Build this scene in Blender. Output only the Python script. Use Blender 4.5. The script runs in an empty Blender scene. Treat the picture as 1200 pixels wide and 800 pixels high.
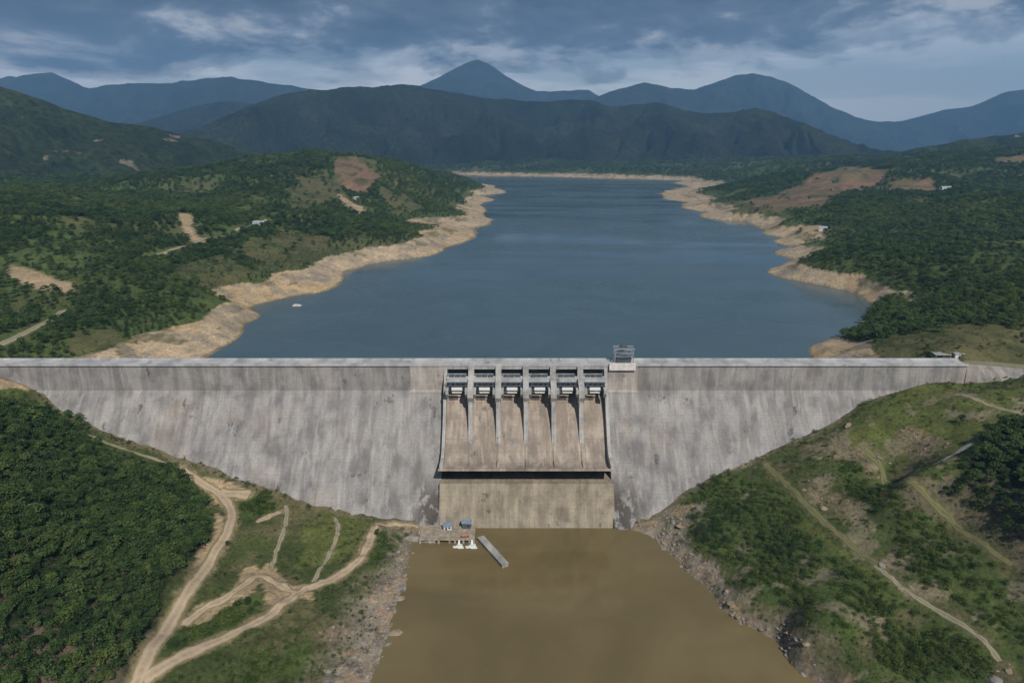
import bpy, bmesh, math, random
import numpy as np
from mathutils import Vector

random.seed(7)
rng = np.random.default_rng(11)
S = bpy.context.scene
COL = S.collection

# ------------------------------------------------------------------ camera
PITCH = math.radians(15.9)
CAM = np.array([0.0, -404.0, 129.0])
FPX = 800.0
cd = bpy.data.cameras.new('camera')
cd.sensor_width = 36.0
cd.lens = 36.0 * FPX / 1200.0
cd.clip_start = 1.0
cd.clip_end = 60000.0
cam = bpy.data.objects.new('camera', cd)
COL.objects.link(cam)
cam.location = CAM
cam.rotation_euler = (math.pi / 2 - PITCH, 0, 0)
S.camera = cam

# ------------------------------------------------------------------ light, sky, exposure
SUN_DIR = Vector((0.30, -0.72, 0.74)).normalized()     # towards the sun
sd = bpy.data.lights.new('sun', 'SUN')
sd.energy = 3.7
sd.angle = math.radians(0.6)
sd.color = (1.0, 0.945, 0.86)
sun = bpy.data.objects.new('sun', sd)
COL.objects.link(sun)
sun.rotation_euler = SUN_DIR.to_track_quat('Z', 'Y').to_euler()
sun.location = (300, -300, 600)

W = bpy.data.worlds.new('World')
S.world = W
W.use_nodes = True
wn, wl = W.node_tree.nodes, W.node_tree.links
wn.clear()


def N(nodes, typ, **kw):
    n = nodes.new(typ)
    for k, v in kw.items():
        if k == 'ins':
            for i, val in v.items():
                n.inputs[i].default_value = val
        else:
            setattr(n, k, v)
    return n


def math_node(nodes, links, op, a, b=None, clamp=False):
    m = nodes.new('ShaderNodeMath')
    m.operation = op
    m.use_clamp = clamp
    for i, v in enumerate((a, b)):
        if v is None:
            continue
        if isinstance(v, (int, float)):
            m.inputs[i].default_value = v
        else:
            links.new(v, m.inputs[i])
    return m.outputs[0]


def ramp(nodes, links, fac, stops, interp='LINEAR'):
    r = nodes.new('ShaderNodeValToRGB')
    r.color_ramp.interpolation = interp
    els = r.color_ramp.elements
    while len(els) < len(stops):
        els.new(0.5)
    for e, (p, c) in zip(els, stops):
        e.position = p
        e.color = c if len(c) == 4 else (*c, 1)
    links.new(fac, r.inputs[0])
    return r.outputs[0]


def mixc(nodes, links, fac, a, b, blend='MIX'):
    m = nodes.new('ShaderNodeMix')
    m.data_type = 'RGBA'
    m.blend_type = blend
    for sock, v in ((m.inputs[0], fac), (m.inputs[6], a), (m.inputs[7], b)):
        if isinstance(v, (int, float)):
            sock.default_value = v
        elif isinstance(v, (tuple, list)):
            sock.default_value = (*v, 1) if len(v) == 3 else v
        else:
            links.new(v, sock)
    return m.outputs[2]


sky = N(wn, 'ShaderNodeTexSky', sky_type='NISHITA', sun_disc=False)
sky.sun_elevation = math.asin(SUN_DIR.z)
sky.sun_rotation = math.atan2(SUN_DIR.x, SUN_DIR.y)
sky.air_density = 1.3
sky.dust_density = 1.0
tc = N(wn, 'ShaderNodeTexCoord')
sep = N(wn, 'ShaderNodeSeparateXYZ')
wl.new(tc.outputs['Generated'], sep.inputs[0])
zc = math_node(wn, wl, 'MAXIMUM', sep.outputs[2], 0.0)


def sky_vec(kx, kz, off):
    c_ = N(wn, 'ShaderNodeCombineXYZ')
    wl.new(math_node(wn, wl, 'MULTIPLY', sep.outputs[0], kx), c_.inputs[0])
    wl.new(math_node(wn, wl, 'MULTIPLY', sep.outputs[1], 2.0), c_.inputs[1])
    wl.new(math_node(wn, wl, 'ADD', math_node(wn, wl, 'MULTIPLY', zc, kz), off), c_.inputs[2])
    return c_.outputs[0]


def sky_noise(vec, scale, detail, rough, dist):
    n_ = N(wn, 'ShaderNodeTexNoise', ins={'Scale': scale, 'Detail': detail, 'Roughness': rough, 'Distortion': dist})
    wl.new(vec, n_.inputs['Vector'])
    return n_.outputs[0]


nA = sky_noise(sky_vec(4.2, 11.5, 1.7), 1.0, 11, 0.58, 0.2)
nB = sky_noise(sky_vec(8.0, 21.0, 5.2), 1.0, 11, 0.62, 0.25)
nC = sky_noise(sky_vec(5.0, 30.0, 9.1), 1.0, 9, 0.55, 0.2)
# the deck hangs overhead and opens towards the skyline, more so on the +x side
open_ = math_node(wn, wl, 'MULTIPLY', math_node(wn, wl, 'SUBTRACT', zc, 0.121), 5.0)
open_ = math_node(wn, wl, 'MAXIMUM', math_node(wn, wl, 'MINIMUM', open_, 0.30), -0.30)
side = math_node(wn, wl, 'MULTIPLY', sep.outputs[0], -0.07)
cov = math_node(wn, wl, 'ADD', math_node(wn, wl, 'ADD', nA, open_), side)
mask = ramp(wn, wl, cov, [(0.37, (0, 0, 0)), (0.44, (0.6, 0.6, 0.6)), (0.51, (1, 1, 1))], 'EASE')
# cloud shade: thin edges pale, thick undersides blue grey, lumps of both
shade = math_node(wn, wl, 'ADD', math_node(wn, wl, 'MULTIPLY', cov, 0.30), math_node(wn, wl, 'MULTIPLY', nB, 0.80))
ccol = ramp(wn, wl, shade, [(0.45, (0.50, 0.51, 0.53)), (0.51, (0.25, 0.28, 0.34)), (0.555, (0.130, 0.158, 0.215)), (0.61, (0.095, 0.120, 0.172)), (0.72, (0.056, 0.076, 0.120))])
# bright ragged bank low down in the gap
wisp = ramp(wn, wl, nC, [(0.40, (0, 0, 0)), (0.60, (1, 1, 1))], 'EASE')
left = ramp(wn, wl, math_node(wn, wl, 'ADD', sep.outputs[0], 0.5, True), [(0.2, (1, 1, 1)), (0.75, (0.75, 0.75, 0.75)), (0.95, (0.35, 0.35, 0.35))])
bsky = N(wn, 'ShaderNodeBackground', ins={'Strength': 0.118})
gap = mixc(wn, wl, 0.75, sky.outputs[0], (3.7, 4.3, 5.0))
gap = mixc(wn, wl, math_node(wn, wl, 'MULTIPLY', wisp, left), gap, (7.6, 7.6, 7.8))
wl.new(gap, bsky.inputs[0])
bcl = N(wn, 'ShaderNodeBackground', ins={'Strength': 1.0})
wl.new(ccol, bcl.inputs[0])
mx = N(wn, 'ShaderNodeMixShader')
wl.new(mask, mx.inputs[0])
wl.new(bsky.outputs[0], mx.inputs[1])
wl.new(bcl.outputs[0], mx.inputs[2])
wo = N(wn, 'ShaderNodeOutputWorld')
wl.new(mx.outputs[0], wo.inputs[0])

vs = S.view_settings
vs.view_transform = 'Standard'
vs.look = 'None'
vs.exposure = 0.30
vs.gamma = 1.0
vs.use_curve_mapping = False
S.render.engine = 'CYCLES'
S.cycles.use_denoising = True
S.cycles.max_bounces = 5
S.cycles.diffuse_bounces = 2
S.cycles.glossy_bounces = 3
S.cycles.transparent_max_bounces = 8
S.cycles.volume_bounces = 0
S.cycles.use_adaptive_sampling = True
S.cycles.adaptive_threshold = 0.02

TAIL = -84.4      # water below the dam
LAKE = -25.0      # water behind the dam
CREST = -1.0


# ------------------------------------------------------------------ helpers: pixels of the survey photo -> ground points
def ray(px, py):
    u, v = (px - 600) / FPX, (py - 400) / FPX
    f = np.array([0, math.cos(PITCH), -math.sin(PITCH)])
    d = np.array([0, -math.sin(PITCH), -math.cos(PITCH)])
    return f + u * np.array([1.0, 0, 0]) + v * d


def at_z(px, py, z):
    r = ray(px, py)
    return CAM + (z - CAM[2]) / r[2] * r


def at_y(px, py, y):
    r = ray(px, py)
    return CAM + (y - CAM[1]) / r[1] * r


def on_face(px, py):
    p = at_y(px, py, 0.0)
    if p[2] > -18:
        return p
    r = ray(px, py)
    t = (14.4 + 0.8 * CAM[2] - CAM[1]) / (r[1] - 0.8 * r[2])
    return CAM + t * r


def project(P):
    P = np.asarray(P, float) - CAM
    f = np.array([0, math.cos(PITCH), -math.sin(PITCH)])
    d = np.array([0, -math.sin(PITCH), -math.cos(PITCH)])
    w = P @ f
    w = np.where(w < 1, 1, w)
    return 600 + FPX * P[..., 0] / w, 400 + FPX * (P @ d) / w, w


# ------------------------------------------------------------------ numpy noise
def _hash(ix, iy, seed):
    h = (ix.astype(np.int64) * 374761393 + iy.astype(np.int64) * 668265263 + seed * 974711) & 0xFFFFFFFF
    h = ((h ^ (h >> 13)) * 1274126177) & 0xFFFFFFFF
    h = h ^ (h >> 16)
    return (h & 0xFFFFFF) / float(0xFFFFFF)


def vnoise(x, y, seed=0):
    x0, y0 = np.floor(x), np.floor(y)
    fx, fy = x - x0, y - y0
    fx = fx * fx * fx * (fx * (fx * 6 - 15) + 10)
    fy = fy * fy * fy * (fy * (fy * 6 - 15) + 10)
    a = _hash(x0, y0, seed)
    b = _hash(x0 + 1, y0, seed)
    c = _hash(x0, y0 + 1, seed)
    d = _hash(x0 + 1, y0 + 1, seed)
    return (a * (1 - fx) + b * fx) * (1 - fy) + (c * (1 - fx) + d * fx) * fy


def fbm(x, y, wave, octs=4, seed=0, gain=0.5):
    """-1..1"""
    x, y = np.asarray(x, float), np.asarray(y, float)
    s, a, tot, f = 0.0, 1.0, 0.0, 1.0 / wave
    for o in range(octs):
        ca, sa = math.cos(o * 0.9 + 0.3), math.sin(o * 0.9 + 0.3)
        s = s + a * (vnoise((x * ca - y * sa) * f + 17.3 * o, (x * sa + y * ca) * f - 9.1 * o, seed + o) * 2 - 1)
        tot += a
        a *= gain
        f *= 2.03
    return s / tot * 1.6


def sstep(v, a, b):
    t = np.clip((v - a) / (b - a), 0, 1)
    return t * t * (3 - 2 * t)


# ------------------------------------------------------------------ terrain surface
ctrl = []


def c_px(*pts):
    for px, py, z in pts:
        ctrl.append(at_z(px, py, z))


def c_y(*pts):
    for px, py, y in pts:
        ctrl.append(at_y(px, py, y))


def c_w(*pts):
    for p in pts:
        ctrl.append(np.array(p, float))


for p in [(-30, 437), (0, 440), (30, 448), (60, 470), (100, 495), (140, 510), (200, 530), (240, 541), (290, 565), (330, 577), (385, 597), (470, 609),
          (745, 616), (770, 601), (800, 578), (850, 553), (900, 530), (945, 510), (985, 492), (1000, 480), (1040, 462), (1085, 447), (1110, 444), (1135, 443)]:
    ctrl.append(on_face(*p))
L_SHORE = [(480, 640), (472, 690), (455, 740), (437, 790), (405, 870), (380, 950)]
R_SHORE = [(745, 622), (790, 652), (830, 690), (870, 730), (920, 767), (960, 800), (1030, 860), (1120, 950)]
c_px(*[(a, b, TAIL) for a, b in L_SHORE + R_SHORE])
# left bank below the dam
c_px((205, 548, -54), (232, 563, -59), (262, 577, -65), (285, 578, -66), (268, 612, -67.5), (240, 665, -68.5), (200, 725, -69.5), (160, 800, -70.5), (120, 880, -71.5),
     (435, 617, -79.5), (410, 665, -79), (385, 682, -78.5), (340, 695, -76.5), (300, 730, -75), (240, 757, -73), (172, 797, -71),
     (335, 600, -72), (318, 665, -75), (395, 612, -77), (372, 680, -78), (300, 680, -74), (220, 722, -71), (300, 620, -70),
     (400, 740, -81), (350, 785, -79.5), (430, 690, -81.5), (455, 650, -81.5), (250, 800, -75.5), (300, 850, -78),
     (228, 620, -63), (180, 690, -61), (135, 780, -64), (100, 700, -50), (100, 600, -45), (0, 800, -45), (0, 700, -32), (0, 600, -22), (0, 510, -15),
     (60, 540, -33), (150, 560, -47), (-150, 600, -4), (-150, 800, -24), (-300, 700, 12), (-300, 500, 5), (0, 950, -54), (-200, 1000, -40))
# bed of the tailwater pool
c_px((600, 700, -96), (600, 650, -95), (650, 800, -98), (700, 720, -96), (530, 660, -91), (540, 760, -94), (620, 950, -97), (760, 720, -93), (830, 800, -93), (640, 620, -96))
# right bank below the dam
c_px((800, 622, -76.5), (835, 660, -77), (880, 705, -76.5), (940, 755, -76), (1010, 800, -75), (850, 600, -67), (890, 580, -58.5),
     (905, 550, -52), (945, 595, -54), (1000, 640, -55.5), (1050, 685, -57), (1100, 715, -58), (1160, 755, -59), (1220, 800, -60),
     (950, 680, -66), (900, 650, -67.5), (1050, 762, -69), (1100, 795, -67), (960, 640, -60),
     (1010, 525, -36), (1060, 565, -38), (1110, 605, -40), (1150, 640, -42), (1185, 661, -43), (1240, 700, -45),
     (1000, 590, -47), (1100, 672, -51), (950, 550, -45), (1180, 720, -53),
     (1000, 500, -31), (1100, 540, -24), (1140, 520, -18), (1070, 555, -30), (1180, 580, -25), (1200, 480, -8), (1100, 480, -16), (1160, 475, -9.5),
     (1150, 458, -8.5), (1200, 458, -6), (1300, 600, -12), (1300, 450, -1), (1350, 800, -34), (1300, 720, -38), (1000, 900, -82), (1200, 900, -66))
# lake bed and shores
LAKE_L = [(235, 420), (279, 397), (287, 380), (292, 363), (318, 353), (346, 347), (385, 341), (402, 330), (408, 318), (436, 310), (470, 305), (496, 301), (525, 290), (560, 270), (570, 255), (562, 240), (555, 230), (545, 215), (540, 208)]
LAKE_R = [(800, 212), (790, 220), (775, 229), (804, 238), (830, 249), (867, 259), (896, 271), (918, 279), (930, 290), (929, 304), (915, 311), (902, 318), (918, 326), (940, 330), (965, 335), (992, 341), (1010, 348), (1022, 357), (1010, 370), (1003, 388), (955, 402), (948, 415)]
c_px(*[(a, b, LAKE) for a, b in LAKE_L + LAKE_R])
c_w((0, 40, -62), (-120, 40, -52), (120, 40, -52), (0, 250, -55), (-100, 250, -42), (150, 250, -48), (280, 260, -38), (50, 500, -50), (200, 500, -42), (100, 800, -48), (350, 800, -36),
    (200, 1300, -45), (50, 1300, -40), (350, 1500, -38), (200, 2200, -42), (0, 2300, -38), (400, 2400, -36), (150, 2900, -35), (-60, 3000, -33), (500, 2750, -32))
# far shore
FAR = [(545, 205.5), (600, 206.5), (650, 207.5), (700, 208.5), (750, 210), (795, 211.5)]
for px, py in FAR:
    p = at_z(px, py, LAKE)
    c_w(p, p + [0, 60, 7], p + [0, 170, 20], p + [0, 500, 42])
# bare draw-down belt, upper edge
c_px((121, 400, -6), (167, 378, -6), (233, 371, -8), (267, 351, -8), (300, 330, -8), (354, 312, -8), (396, 297, -8), (458, 287, -9), (492, 279, -9), (510, 266, -9), (540, 250, -9), (556, 228, -9),
     (530, 207, 6), (1050, 334, -8), (1020, 325, -8), (992, 318, -8), (955, 312, -9), (948, 300, -9), (950, 284, -8), (938, 270, -8), (914, 262, -8), (867, 248, -8), (838, 237, -8), (818, 226, -9), (830, 214, -15), (880, 211, 0))
# left hills
c_px((0, 405, 1), (70, 369, 6), (0, 380, 9), (530, 207, 6))
c_y((0, 335, 190), (60, 335, 180), (120, 337, 180), (150, 300, 330), (0, 285, 330), (100, 270, 420), (180, 297, 360), (240, 281, 450), (300, 264, 600),
    (200, 350, 190), (250, 336, 270), (300, 305, 410), (350, 287, 545), (0, 243, 600), (-150, 240, 560), (-150, 350, 170), (100, 224, 900), (200, 206, 1200), (300, 193, 1350), (350, 186, 1400),
    (400, 180, 1450), (432, 180, 1450), (480, 194, 1700), (515, 204, 2000), (200, 250, 620), (330, 230, 900), (400, 230, 1000), (450, 240, 1050), (480, 262, 930), (400, 202, 1250), (400, 255, 800),
    (500, 232, 1300), (535, 228, 1600), (60, 300, 300), (250, 230, 850), (250, 250, 620))
c_w((-900, 1300, 35), (-600, 1900, 50), (-500, 2400, 40), (-300, 2600, 25), (-1500, 2200, 40), (-1800, 1000, 70), (-1200, 500, 70), (-700, 100, 40), (-700, -200, 30), (-600, -500, 20))
# right hills
c_px((1000, 402, -17), (965, 408, -20), (1130, 424, -1.5))
c_y((1040, 392, 90), (1080, 408, 35), (1100, 402, 40), (1200, 405, 35), (1200, 430, 2), (1150, 352, 130), (1200, 332, 180), (1100, 362, 130), (1058, 368, 172), (1100, 325, 275),
    (1000, 292, 520), (1100, 292, 420), (1200, 292, 340), (1000, 262, 750), (970, 262, 770), (1100, 242, 800), (1200, 242, 700), (1000, 226, 1150), (1005, 200, 1600), (945, 216, 1500), (905, 226, 1450),
    (870, 238, 1300), (920, 248, 1050), (1020, 196, 1650), (1045, 200, 1600), (1060, 212, 1400), (1110, 218, 1300), (1080, 190, 1800), (1130, 182, 1900), (1200, 178, 1900), (1300, 178, 1900),
    (1300, 300, 320), (1300, 400, 40), (880, 218, 2200), (840, 219, 2150))
c_w((1100, 2500, 60), (1700, 2500, 90), (900, 3000, 10), (1500, 700, 60), (900, 100, 15), (800, -200, 0), (700, -500, -10),
    (0, -900, -80), (-500, -1200, 10), (500, -1200, -20), (2500, 2500, 90), (-2500, 2500, 60), (3000, 0, 60), (-3000, 0, 60))
for ang in np.linspace(0, math.pi, 9):
    c_w((14000 * math.cos(ang), 4500 + 9000 * math.sin(ang), 30))
c_w((-2500, 5500, 20), (0, 5500, 30), (2500, 5500, 30))
ctrl = np.array(ctrl)

CC = 14.0


def rbf_fit(P):
    n = len(P)
    d = np.sqrt(((P[:, None, :2] - P[None, :, :2]) ** 2).sum(-1) + CC * CC)
    A = np.zeros((n + 3, n + 3))
    A[:n, :n] = -d + np.eye(n) * -0.02
    A[:n, n] = 1
    A[:n, n + 1:] = P[:, :2] / 1000
    A[n:, :n] = A[:n, n:].T
    return np.linalg.solve(A, np.concatenate([P[:, 2], np.zeros(3)]))


RW = rbf_fit(ctrl)


def rbf(x, y):
    sh = np.shape(x)
    x, y = np.ravel(x), np.ravel(y)
    out = np.empty(len(x))
    n = len(ctrl)
    for i in range(0, len(x), 40000):
        X, Y = x[i:i + 40000, None], y[i:i + 40000, None]
        d = np.sqrt((X - ctrl[:, 0]) ** 2 + (Y - ctrl[:, 1]) ** 2 + CC * CC)
        out[i:i + 40000] = -d @ RW[:n] + RW[n] + (X[:, 0] * RW[n + 1] + Y[:, 0] * RW[n + 2]) / 1000
    return out.reshape(sh)


def grow(start, stop, step, rate, cap):
    v, s = [start], step
    while v[-1] < stop:
        v.append(v[-1] + s)
        s = min(s * rate, cap)
    return v


gx_pos = grow(0, 8000, 1.7, 1.0, 1.7)[:200]
gx_pos = gx_pos + grow(gx_pos[-1], 10600, 1.75, 1.022, 220)[1:]
GX = np.array([-v for v in gx_pos[:0:-1]] + gx_pos)
gy = list(np.arange(-345, 70, 1.6))
gy = [-v for v in grow(345, 2000, 2.5, 1.25, 200)[:0:-1]] + gy
gy = gy + grow(gy[-1], 14000, 1.7, 1.0105, 200)[1:]
GY = np.array(gy)
MX, MY = np.meshgrid(GX, GY)
MZ = rbf(MX, MY)


def face_z(y):
    return -18 + y / 0.8


def shape_detail(X, Y, Z):
    near = sstep(-Y, -5, 15) * (1 - sstep(-Y, 400, 700))
    land_t = sstep(Z, TAIL - 1, TAIL + 4)
    rocky = land_t * (1 - sstep(Z, TAIL + 7, TAIL + 12)) * near
    up = sstep(Y, 15, 60)
    hill = sstep(Z, -8, 26) * up
    dz = near * land_t * (0.9 * fbm(X, Y, 22, 4, 3) + 0.35 * fbm(X, Y, 5, 2, 8))
    dz = dz + rocky * (1.5 * np.abs(fbm(X, Y, 9, 3, 5)) + 0.6 * fbm(X, Y, 3.5, 2, 6))
    dz = dz + hill * (12.0 * fbm(X, Y, 260, 5, 21) + 24.0 * (0.42 - np.abs(fbm(X, Y, 230, 3, 23))) + 2.5 * fbm(X, Y, 40, 3, 25))
    dz = dz + up * (1 - sstep(Z, -10, 5)) * 1.5 * fbm(X, Y, 60, 4, 31)
    Z = Z + dz
    # never poke through the dam body
    body = (np.abs(X + 60) < 345) & (Y < 12) & (Y > -75)
    lim = np.where(Y > 0.2, -6.0, face_z(np.minimum(Y, 0)) - 0.8)
    contact = np.where(Y > -2, 0.0, 0.0)
    inside = body & (Z > lim) & (Y > -1.0)
    Z = np.where(inside, np.minimum(Z, lim), Z)
    return Z


MZ = shape_detail(MX, MY, MZ)


def ground(x, y):
    x, y = np.asarray(x, float), np.asarray(y, float)
    i = np.clip(np.searchsorted(GX, x) - 1, 0, len(GX) - 2)
    j = np.clip(np.searchsorted(GY, y) - 1, 0, len(GY) - 2)
    tx = np.clip((x - GX[i]) / (GX[i + 1] - GX[i]), 0, 1)
    ty = np.clip((y - GY[j]) / (GY[j + 1] - GY[j]), 0, 1)
    return (MZ[j, i] * (1 - tx) + MZ[j, i + 1] * tx) * (1 - ty) + (MZ[j + 1, i] * (1 - tx) + MZ[j + 1, i + 1] * tx) * ty


def hit(px, py, tmin=120.0, tmax=6000.0, behind_dam=False):
    """the ground point seen at a pixel of the survey photo"""
    r = ray(px, py)
    if behind_dam:
        tmin = (8.0 - CAM[1]) / r[1]
    t = np.concatenate([np.arange(tmin, 1200, 0.5), np.geomspace(1200, tmax, 4000)])
    P = CAM + t[:, None] * r
    g = ground(P[:, 0], P[:, 1])
    k = np.nonzero(P[:, 2] < g)[0]
    k = k[0] if len(k) else len(t) - 1
    return P[k]


def hits(pts, behind_dam=False):
    return np.array([hit(a, b, behind_dam=behind_dam) for a, b in pts])


def in_poly(x, y, poly):
    ins = np.zeros(np.shape(x), bool)
    n = len(poly)
    bx0, by0 = poly.min(0)
    bx1, by1 = poly.max(0)
    for k in range(n):
        x1, y1 = poly[k]
        x2, y2 = poly[(k + 1) % n]
        if y1 == y2:
            continue
        c = ((y1 > y) != (y2 > y)) & (x < (x2 - x1) * (y - y1) / (y2 - y1) + x1)
        ins ^= c
    return ins


def region(pts, behind=False):
    return hits(pts, behind)[:, :2]


# ground patches (outline walked on the survey photo, then laid on the ground)
P_FOREST_L = region([(-60, 470), (30, 480), (75, 484), (112, 520), (150, 536), (198, 549), (224, 576), (247, 602), (236, 640), (203, 682), (190, 722), (170, 762), (148, 800), (130, 860), (60, 950), (-100, 1000), (-330, 900), (-300, 500)])
P_FOREST_R = region([(1095, 562), (1135, 537), (1150, 512), (1200, 492), (1290, 478), (1300, 665), (1215, 655), (1165, 605), (1122, 592)])
P_SHRUB = [region(p) for p in (
    [(815, 565), (850, 552), (900, 570), (940, 600), (975, 640), (1000, 665), (1040, 690), (1050, 715), (1010, 725), (960, 745), (910, 720), (870, 680), (830, 640), (800, 600)],
    [(1060, 600), (1100, 610), (1150, 650), (1190, 680), (1230, 740), (1150, 735), (1100, 700), (1060, 670), (1050, 640)],
    [(1050, 720), (1140, 760), (1150, 790), (1090, 810), (1030, 775), (1020, 740)],
    [(1000, 540), (1050, 570), (1080, 600), (1030, 600), (990, 570)],
    [(245, 725), (265, 700), (310, 698), (312, 715), (270, 735)],
    [(200, 745), (245, 730), (250, 750), (205, 775)],
    [(425, 630), (455, 618), (475, 625), (465, 650), (440, 665), (420, 660)],
    [(290, 585), (320, 580), (325, 600), (295, 605)],
)]
P_BRIGHT = [region(p) for p in (
    [(1085, 452), (1210, 448), (1290, 460), (1200, 495), (1130, 530), (1060, 545), (1000, 525), (990, 500), (1030, 470)],
    [(945, 600), (1000, 650), (1040, 690), (1000, 720), (930, 690), (900, 640)],
    [(350, 620), (395, 600), (430, 615), (400, 660), (345, 665)],
    [(20, 475), (45, 462), (75, 478), (60, 500), (20, 495)],
)]
P_BROWN = [region(p) for p in (
    [(1045, 505), (1085, 500), (1120, 505), (1110, 530), (1070, 542), (1040, 530)],
    [(930, 560), (965, 555), (1000, 590), (1010, 610), (975, 610), (945, 585)],
    [(1035, 655), (1070, 650), (1090, 680), (1070, 700), (1040, 690)],
    [(985, 525), (1020, 520), (1040, 545), (1000, 550)],
    [(960, 490), (1000, 482), (1005, 500), (965, 505)],
    [(375, 735), (405, 722), (415, 735), (385, 760)],
    [(1150, 770), (1175, 775), (1190, 800), (1150, 810)],
)]
P_SOIL = [region(p) for p in (
    [(238, 555), (262, 565), (292, 575), (290, 584), (268, 586), (258, 592), (250, 580), (235, 568)],
    [(252, 600), (262, 606), (258, 640), (242, 662), (228, 664), (232, 648), (248, 630)],
    [(210, 728), (235, 708), (270, 698), (288, 668), (300, 660), (310, 680), (290, 700), (250, 722), (215, 738)],
    [(305, 668), (318, 660), (332, 682), (350, 686), (365, 690), (368, 705), (350, 702), (330, 712), (312, 705)],
    [(0, 438), (45, 446), (30, 458), (-40, 456)],
)]
P_ROCK = [region(p) for p in (
    [(745, 622), (765, 605), (790, 595), (822, 590), (825, 605), (810, 620), (824, 652), (855, 692), (895, 724), (918, 740), (957, 757), (1000, 780), (1030, 800), (960, 800), (870, 730), (790, 655)],
    [(482, 640), (478, 652), (468, 662), (460, 690), (442, 705), (428, 735), (405, 765), (385, 800), (360, 840), (400, 870), (437, 790), (455, 740), (472, 690)],
)]
U_SOIL = [region(p, True) for p in (
    [(208, 250), (222, 252), (247, 284), (236, 292), (222, 275)],
    [(392, 226), (400, 230), (430, 247), (424, 253), (404, 243)],
    [(8, 312), (50, 318), (85, 332), (82, 344), (45, 334), (10, 324)],
    [(940, 262), (965, 266), (962, 275), (940, 274)],
)]
U_RED = [region(p, True) for p in (
    [(868, 240), (905, 228), (945, 212), (985, 196), (1022, 194), (1042, 208), (1030, 214), (1000, 224), (965, 240), (905, 250)],
    [(1045, 212), (1095, 212), (1122, 220), (1085, 228), (1045, 224)],
    [(392, 184), (415, 184), (440, 206), (432, 226), (408, 224), (395, 206)],
    [(1165, 184), (1215, 180), (1215, 194), (1165, 192)],
)]
U_BROWN = [region(p, True) for p in (
    [(272, 298), (305, 282), (330, 268), (375, 278), (400, 300), (350, 318), (300, 318)],
    [(330, 240), (345, 212), (378, 200), (398, 212), (405, 230), (378, 244), (340, 250)],
    [(440, 222), (475, 230), (500, 248), (470, 250), (445, 238)],
    [(195, 310), (250, 300), (300, 320), (290, 335), (230, 335)],
    [(1050, 398), (1130, 380), (1220, 385), (1220, 425), (1130, 420), (1060, 415)],
    [(50, 415), (90, 385), (150, 382), (170, 415)],
    [(820, 240), (870, 236), (900, 250), (860, 252)],
)]


P_SHOREWOOD = region([(1012, 366), (1030, 356), (1062, 348), (1085, 380), (1065, 402), (1012, 398), (985, 392)], True)


def any_in(x, y, polys):
    r = np.zeros(np.shape(x), bool)
    for p in polys:
        r |= in_poly(x, y, p)
    return r


def warp(x, y, amp, wave, seed):
    return x + amp * fbm(x, y, wave, 3, seed), y + amp * fbm(x, y, wave, 3, seed + 50)


ROADS = {}


def classes(x, y, z):
    """what covers the ground at each point: a dict of soft masks"""
    down = y < 4
    wx, wy = warp(x, y, 5.0, 16, 61)
    ux, uy = warp(x, y, 14.0, 60, 71)
    c = {}
    c['forest'] = np.where(down, in_poly(wx, wy, P_FOREST_L) | in_poly(wx, wy, P_FOREST_R), False)
    c['shrub'] = np.where(down, any_in(wx, wy, P_SHRUB), False)
    c['bright'] = np.where(down, any_in(wx, wy, P_BRIGHT), False)
    c['brown'] = np.where(down, any_in(wx, wy, P_BROWN), any_in(ux, uy, U_BROWN))
    wx2, wy2 = warp(x, y, 1.6, 7, 81)
    c['soil'] = np.where(down, any_in(wx2, wy2, P_SOIL), any_in(x + 0.4 * (ux - x), y + 0.4 * (uy - y), U_SOIL))
    c['rock'] = np.where(down, any_in(wx, wy, P_ROCK), False)
    c['red'] = np.where(down, False, any_in(ux, uy, U_RED))
    lim = -10.0 + 2.6 * fbm(x, y, 45, 4, 91)
    c['wet'] = in_poly(ux, uy, P_SHOREWOOD) & ~down
    c['sand'] = (~down) & (z < lim) & (y < 4200) & ~(c['wet'] & (z > LAKE + 1.5))
    return c


# ------------------------------------------------------------------ materials
def new_mat(name):
    m = bpy.data.materials.new(name)
    m.use_nodes = True
    nt = m.node_tree
    b = nt.nodes['Principled BSDF']
    return m, nt.nodes, nt.links, b


def noise(nodes, links, vec, scale, detail=4.0, rough=0.55, dist=0.0):
    n = N(nodes, 'ShaderNodeTexNoise', ins={'Scale': scale, 'Detail': detail, 'Roughness': rough, 'Distortion': dist})
    if vec is not None:
        links.new(vec, n.inputs['Vector'])
    return n.outputs[0]


def mapped(nodes, links, scale, coord='Object', loc=(0, 0, 0)):
    t = N(nodes, 'ShaderNodeTexCoord')
    m = N(nodes, 'ShaderNodeMapping')
    m.inputs['Scale'].default_value = scale
    m.inputs['Location'].default_value = loc
    links.new(t.outputs[coord], m.inputs[0])
    return m.outputs[0]


def bump(nodes, links, b, h, strength, dist):
    n = N(nodes, 'ShaderNodeBump', ins={'Strength': strength, 'Distance': dist})
    links.new(h, n.inputs['Height'])
    links.new(n.outputs[0], b.inputs['Normal'])


def simple_mat(name, col, rough=0.6, metal=0.0, var=0.25, scale=1.5, bump_d=0.0, coord='Object'):
    m, nd, lk, b = new_mat(name)
    n = noise(nd, lk, mapped(nd, lk, (1, 1, 1), coord), scale, 5)
    lo = tuple(c * (1 - var) for c in col)
    hi = tuple(min(1, c * (1 + var)) for c in col)
    lk.new(ramp(nd, lk, n, [(0.3, lo), (0.7, hi)]), b.inputs['Base Color'])
    b.inputs['Roughness'].default_value = rough
    b.inputs['Metallic'].default_value = metal
    if bump_d:
        bump(nd, lk, b, n, 0.6, bump_d)
    return m


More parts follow.
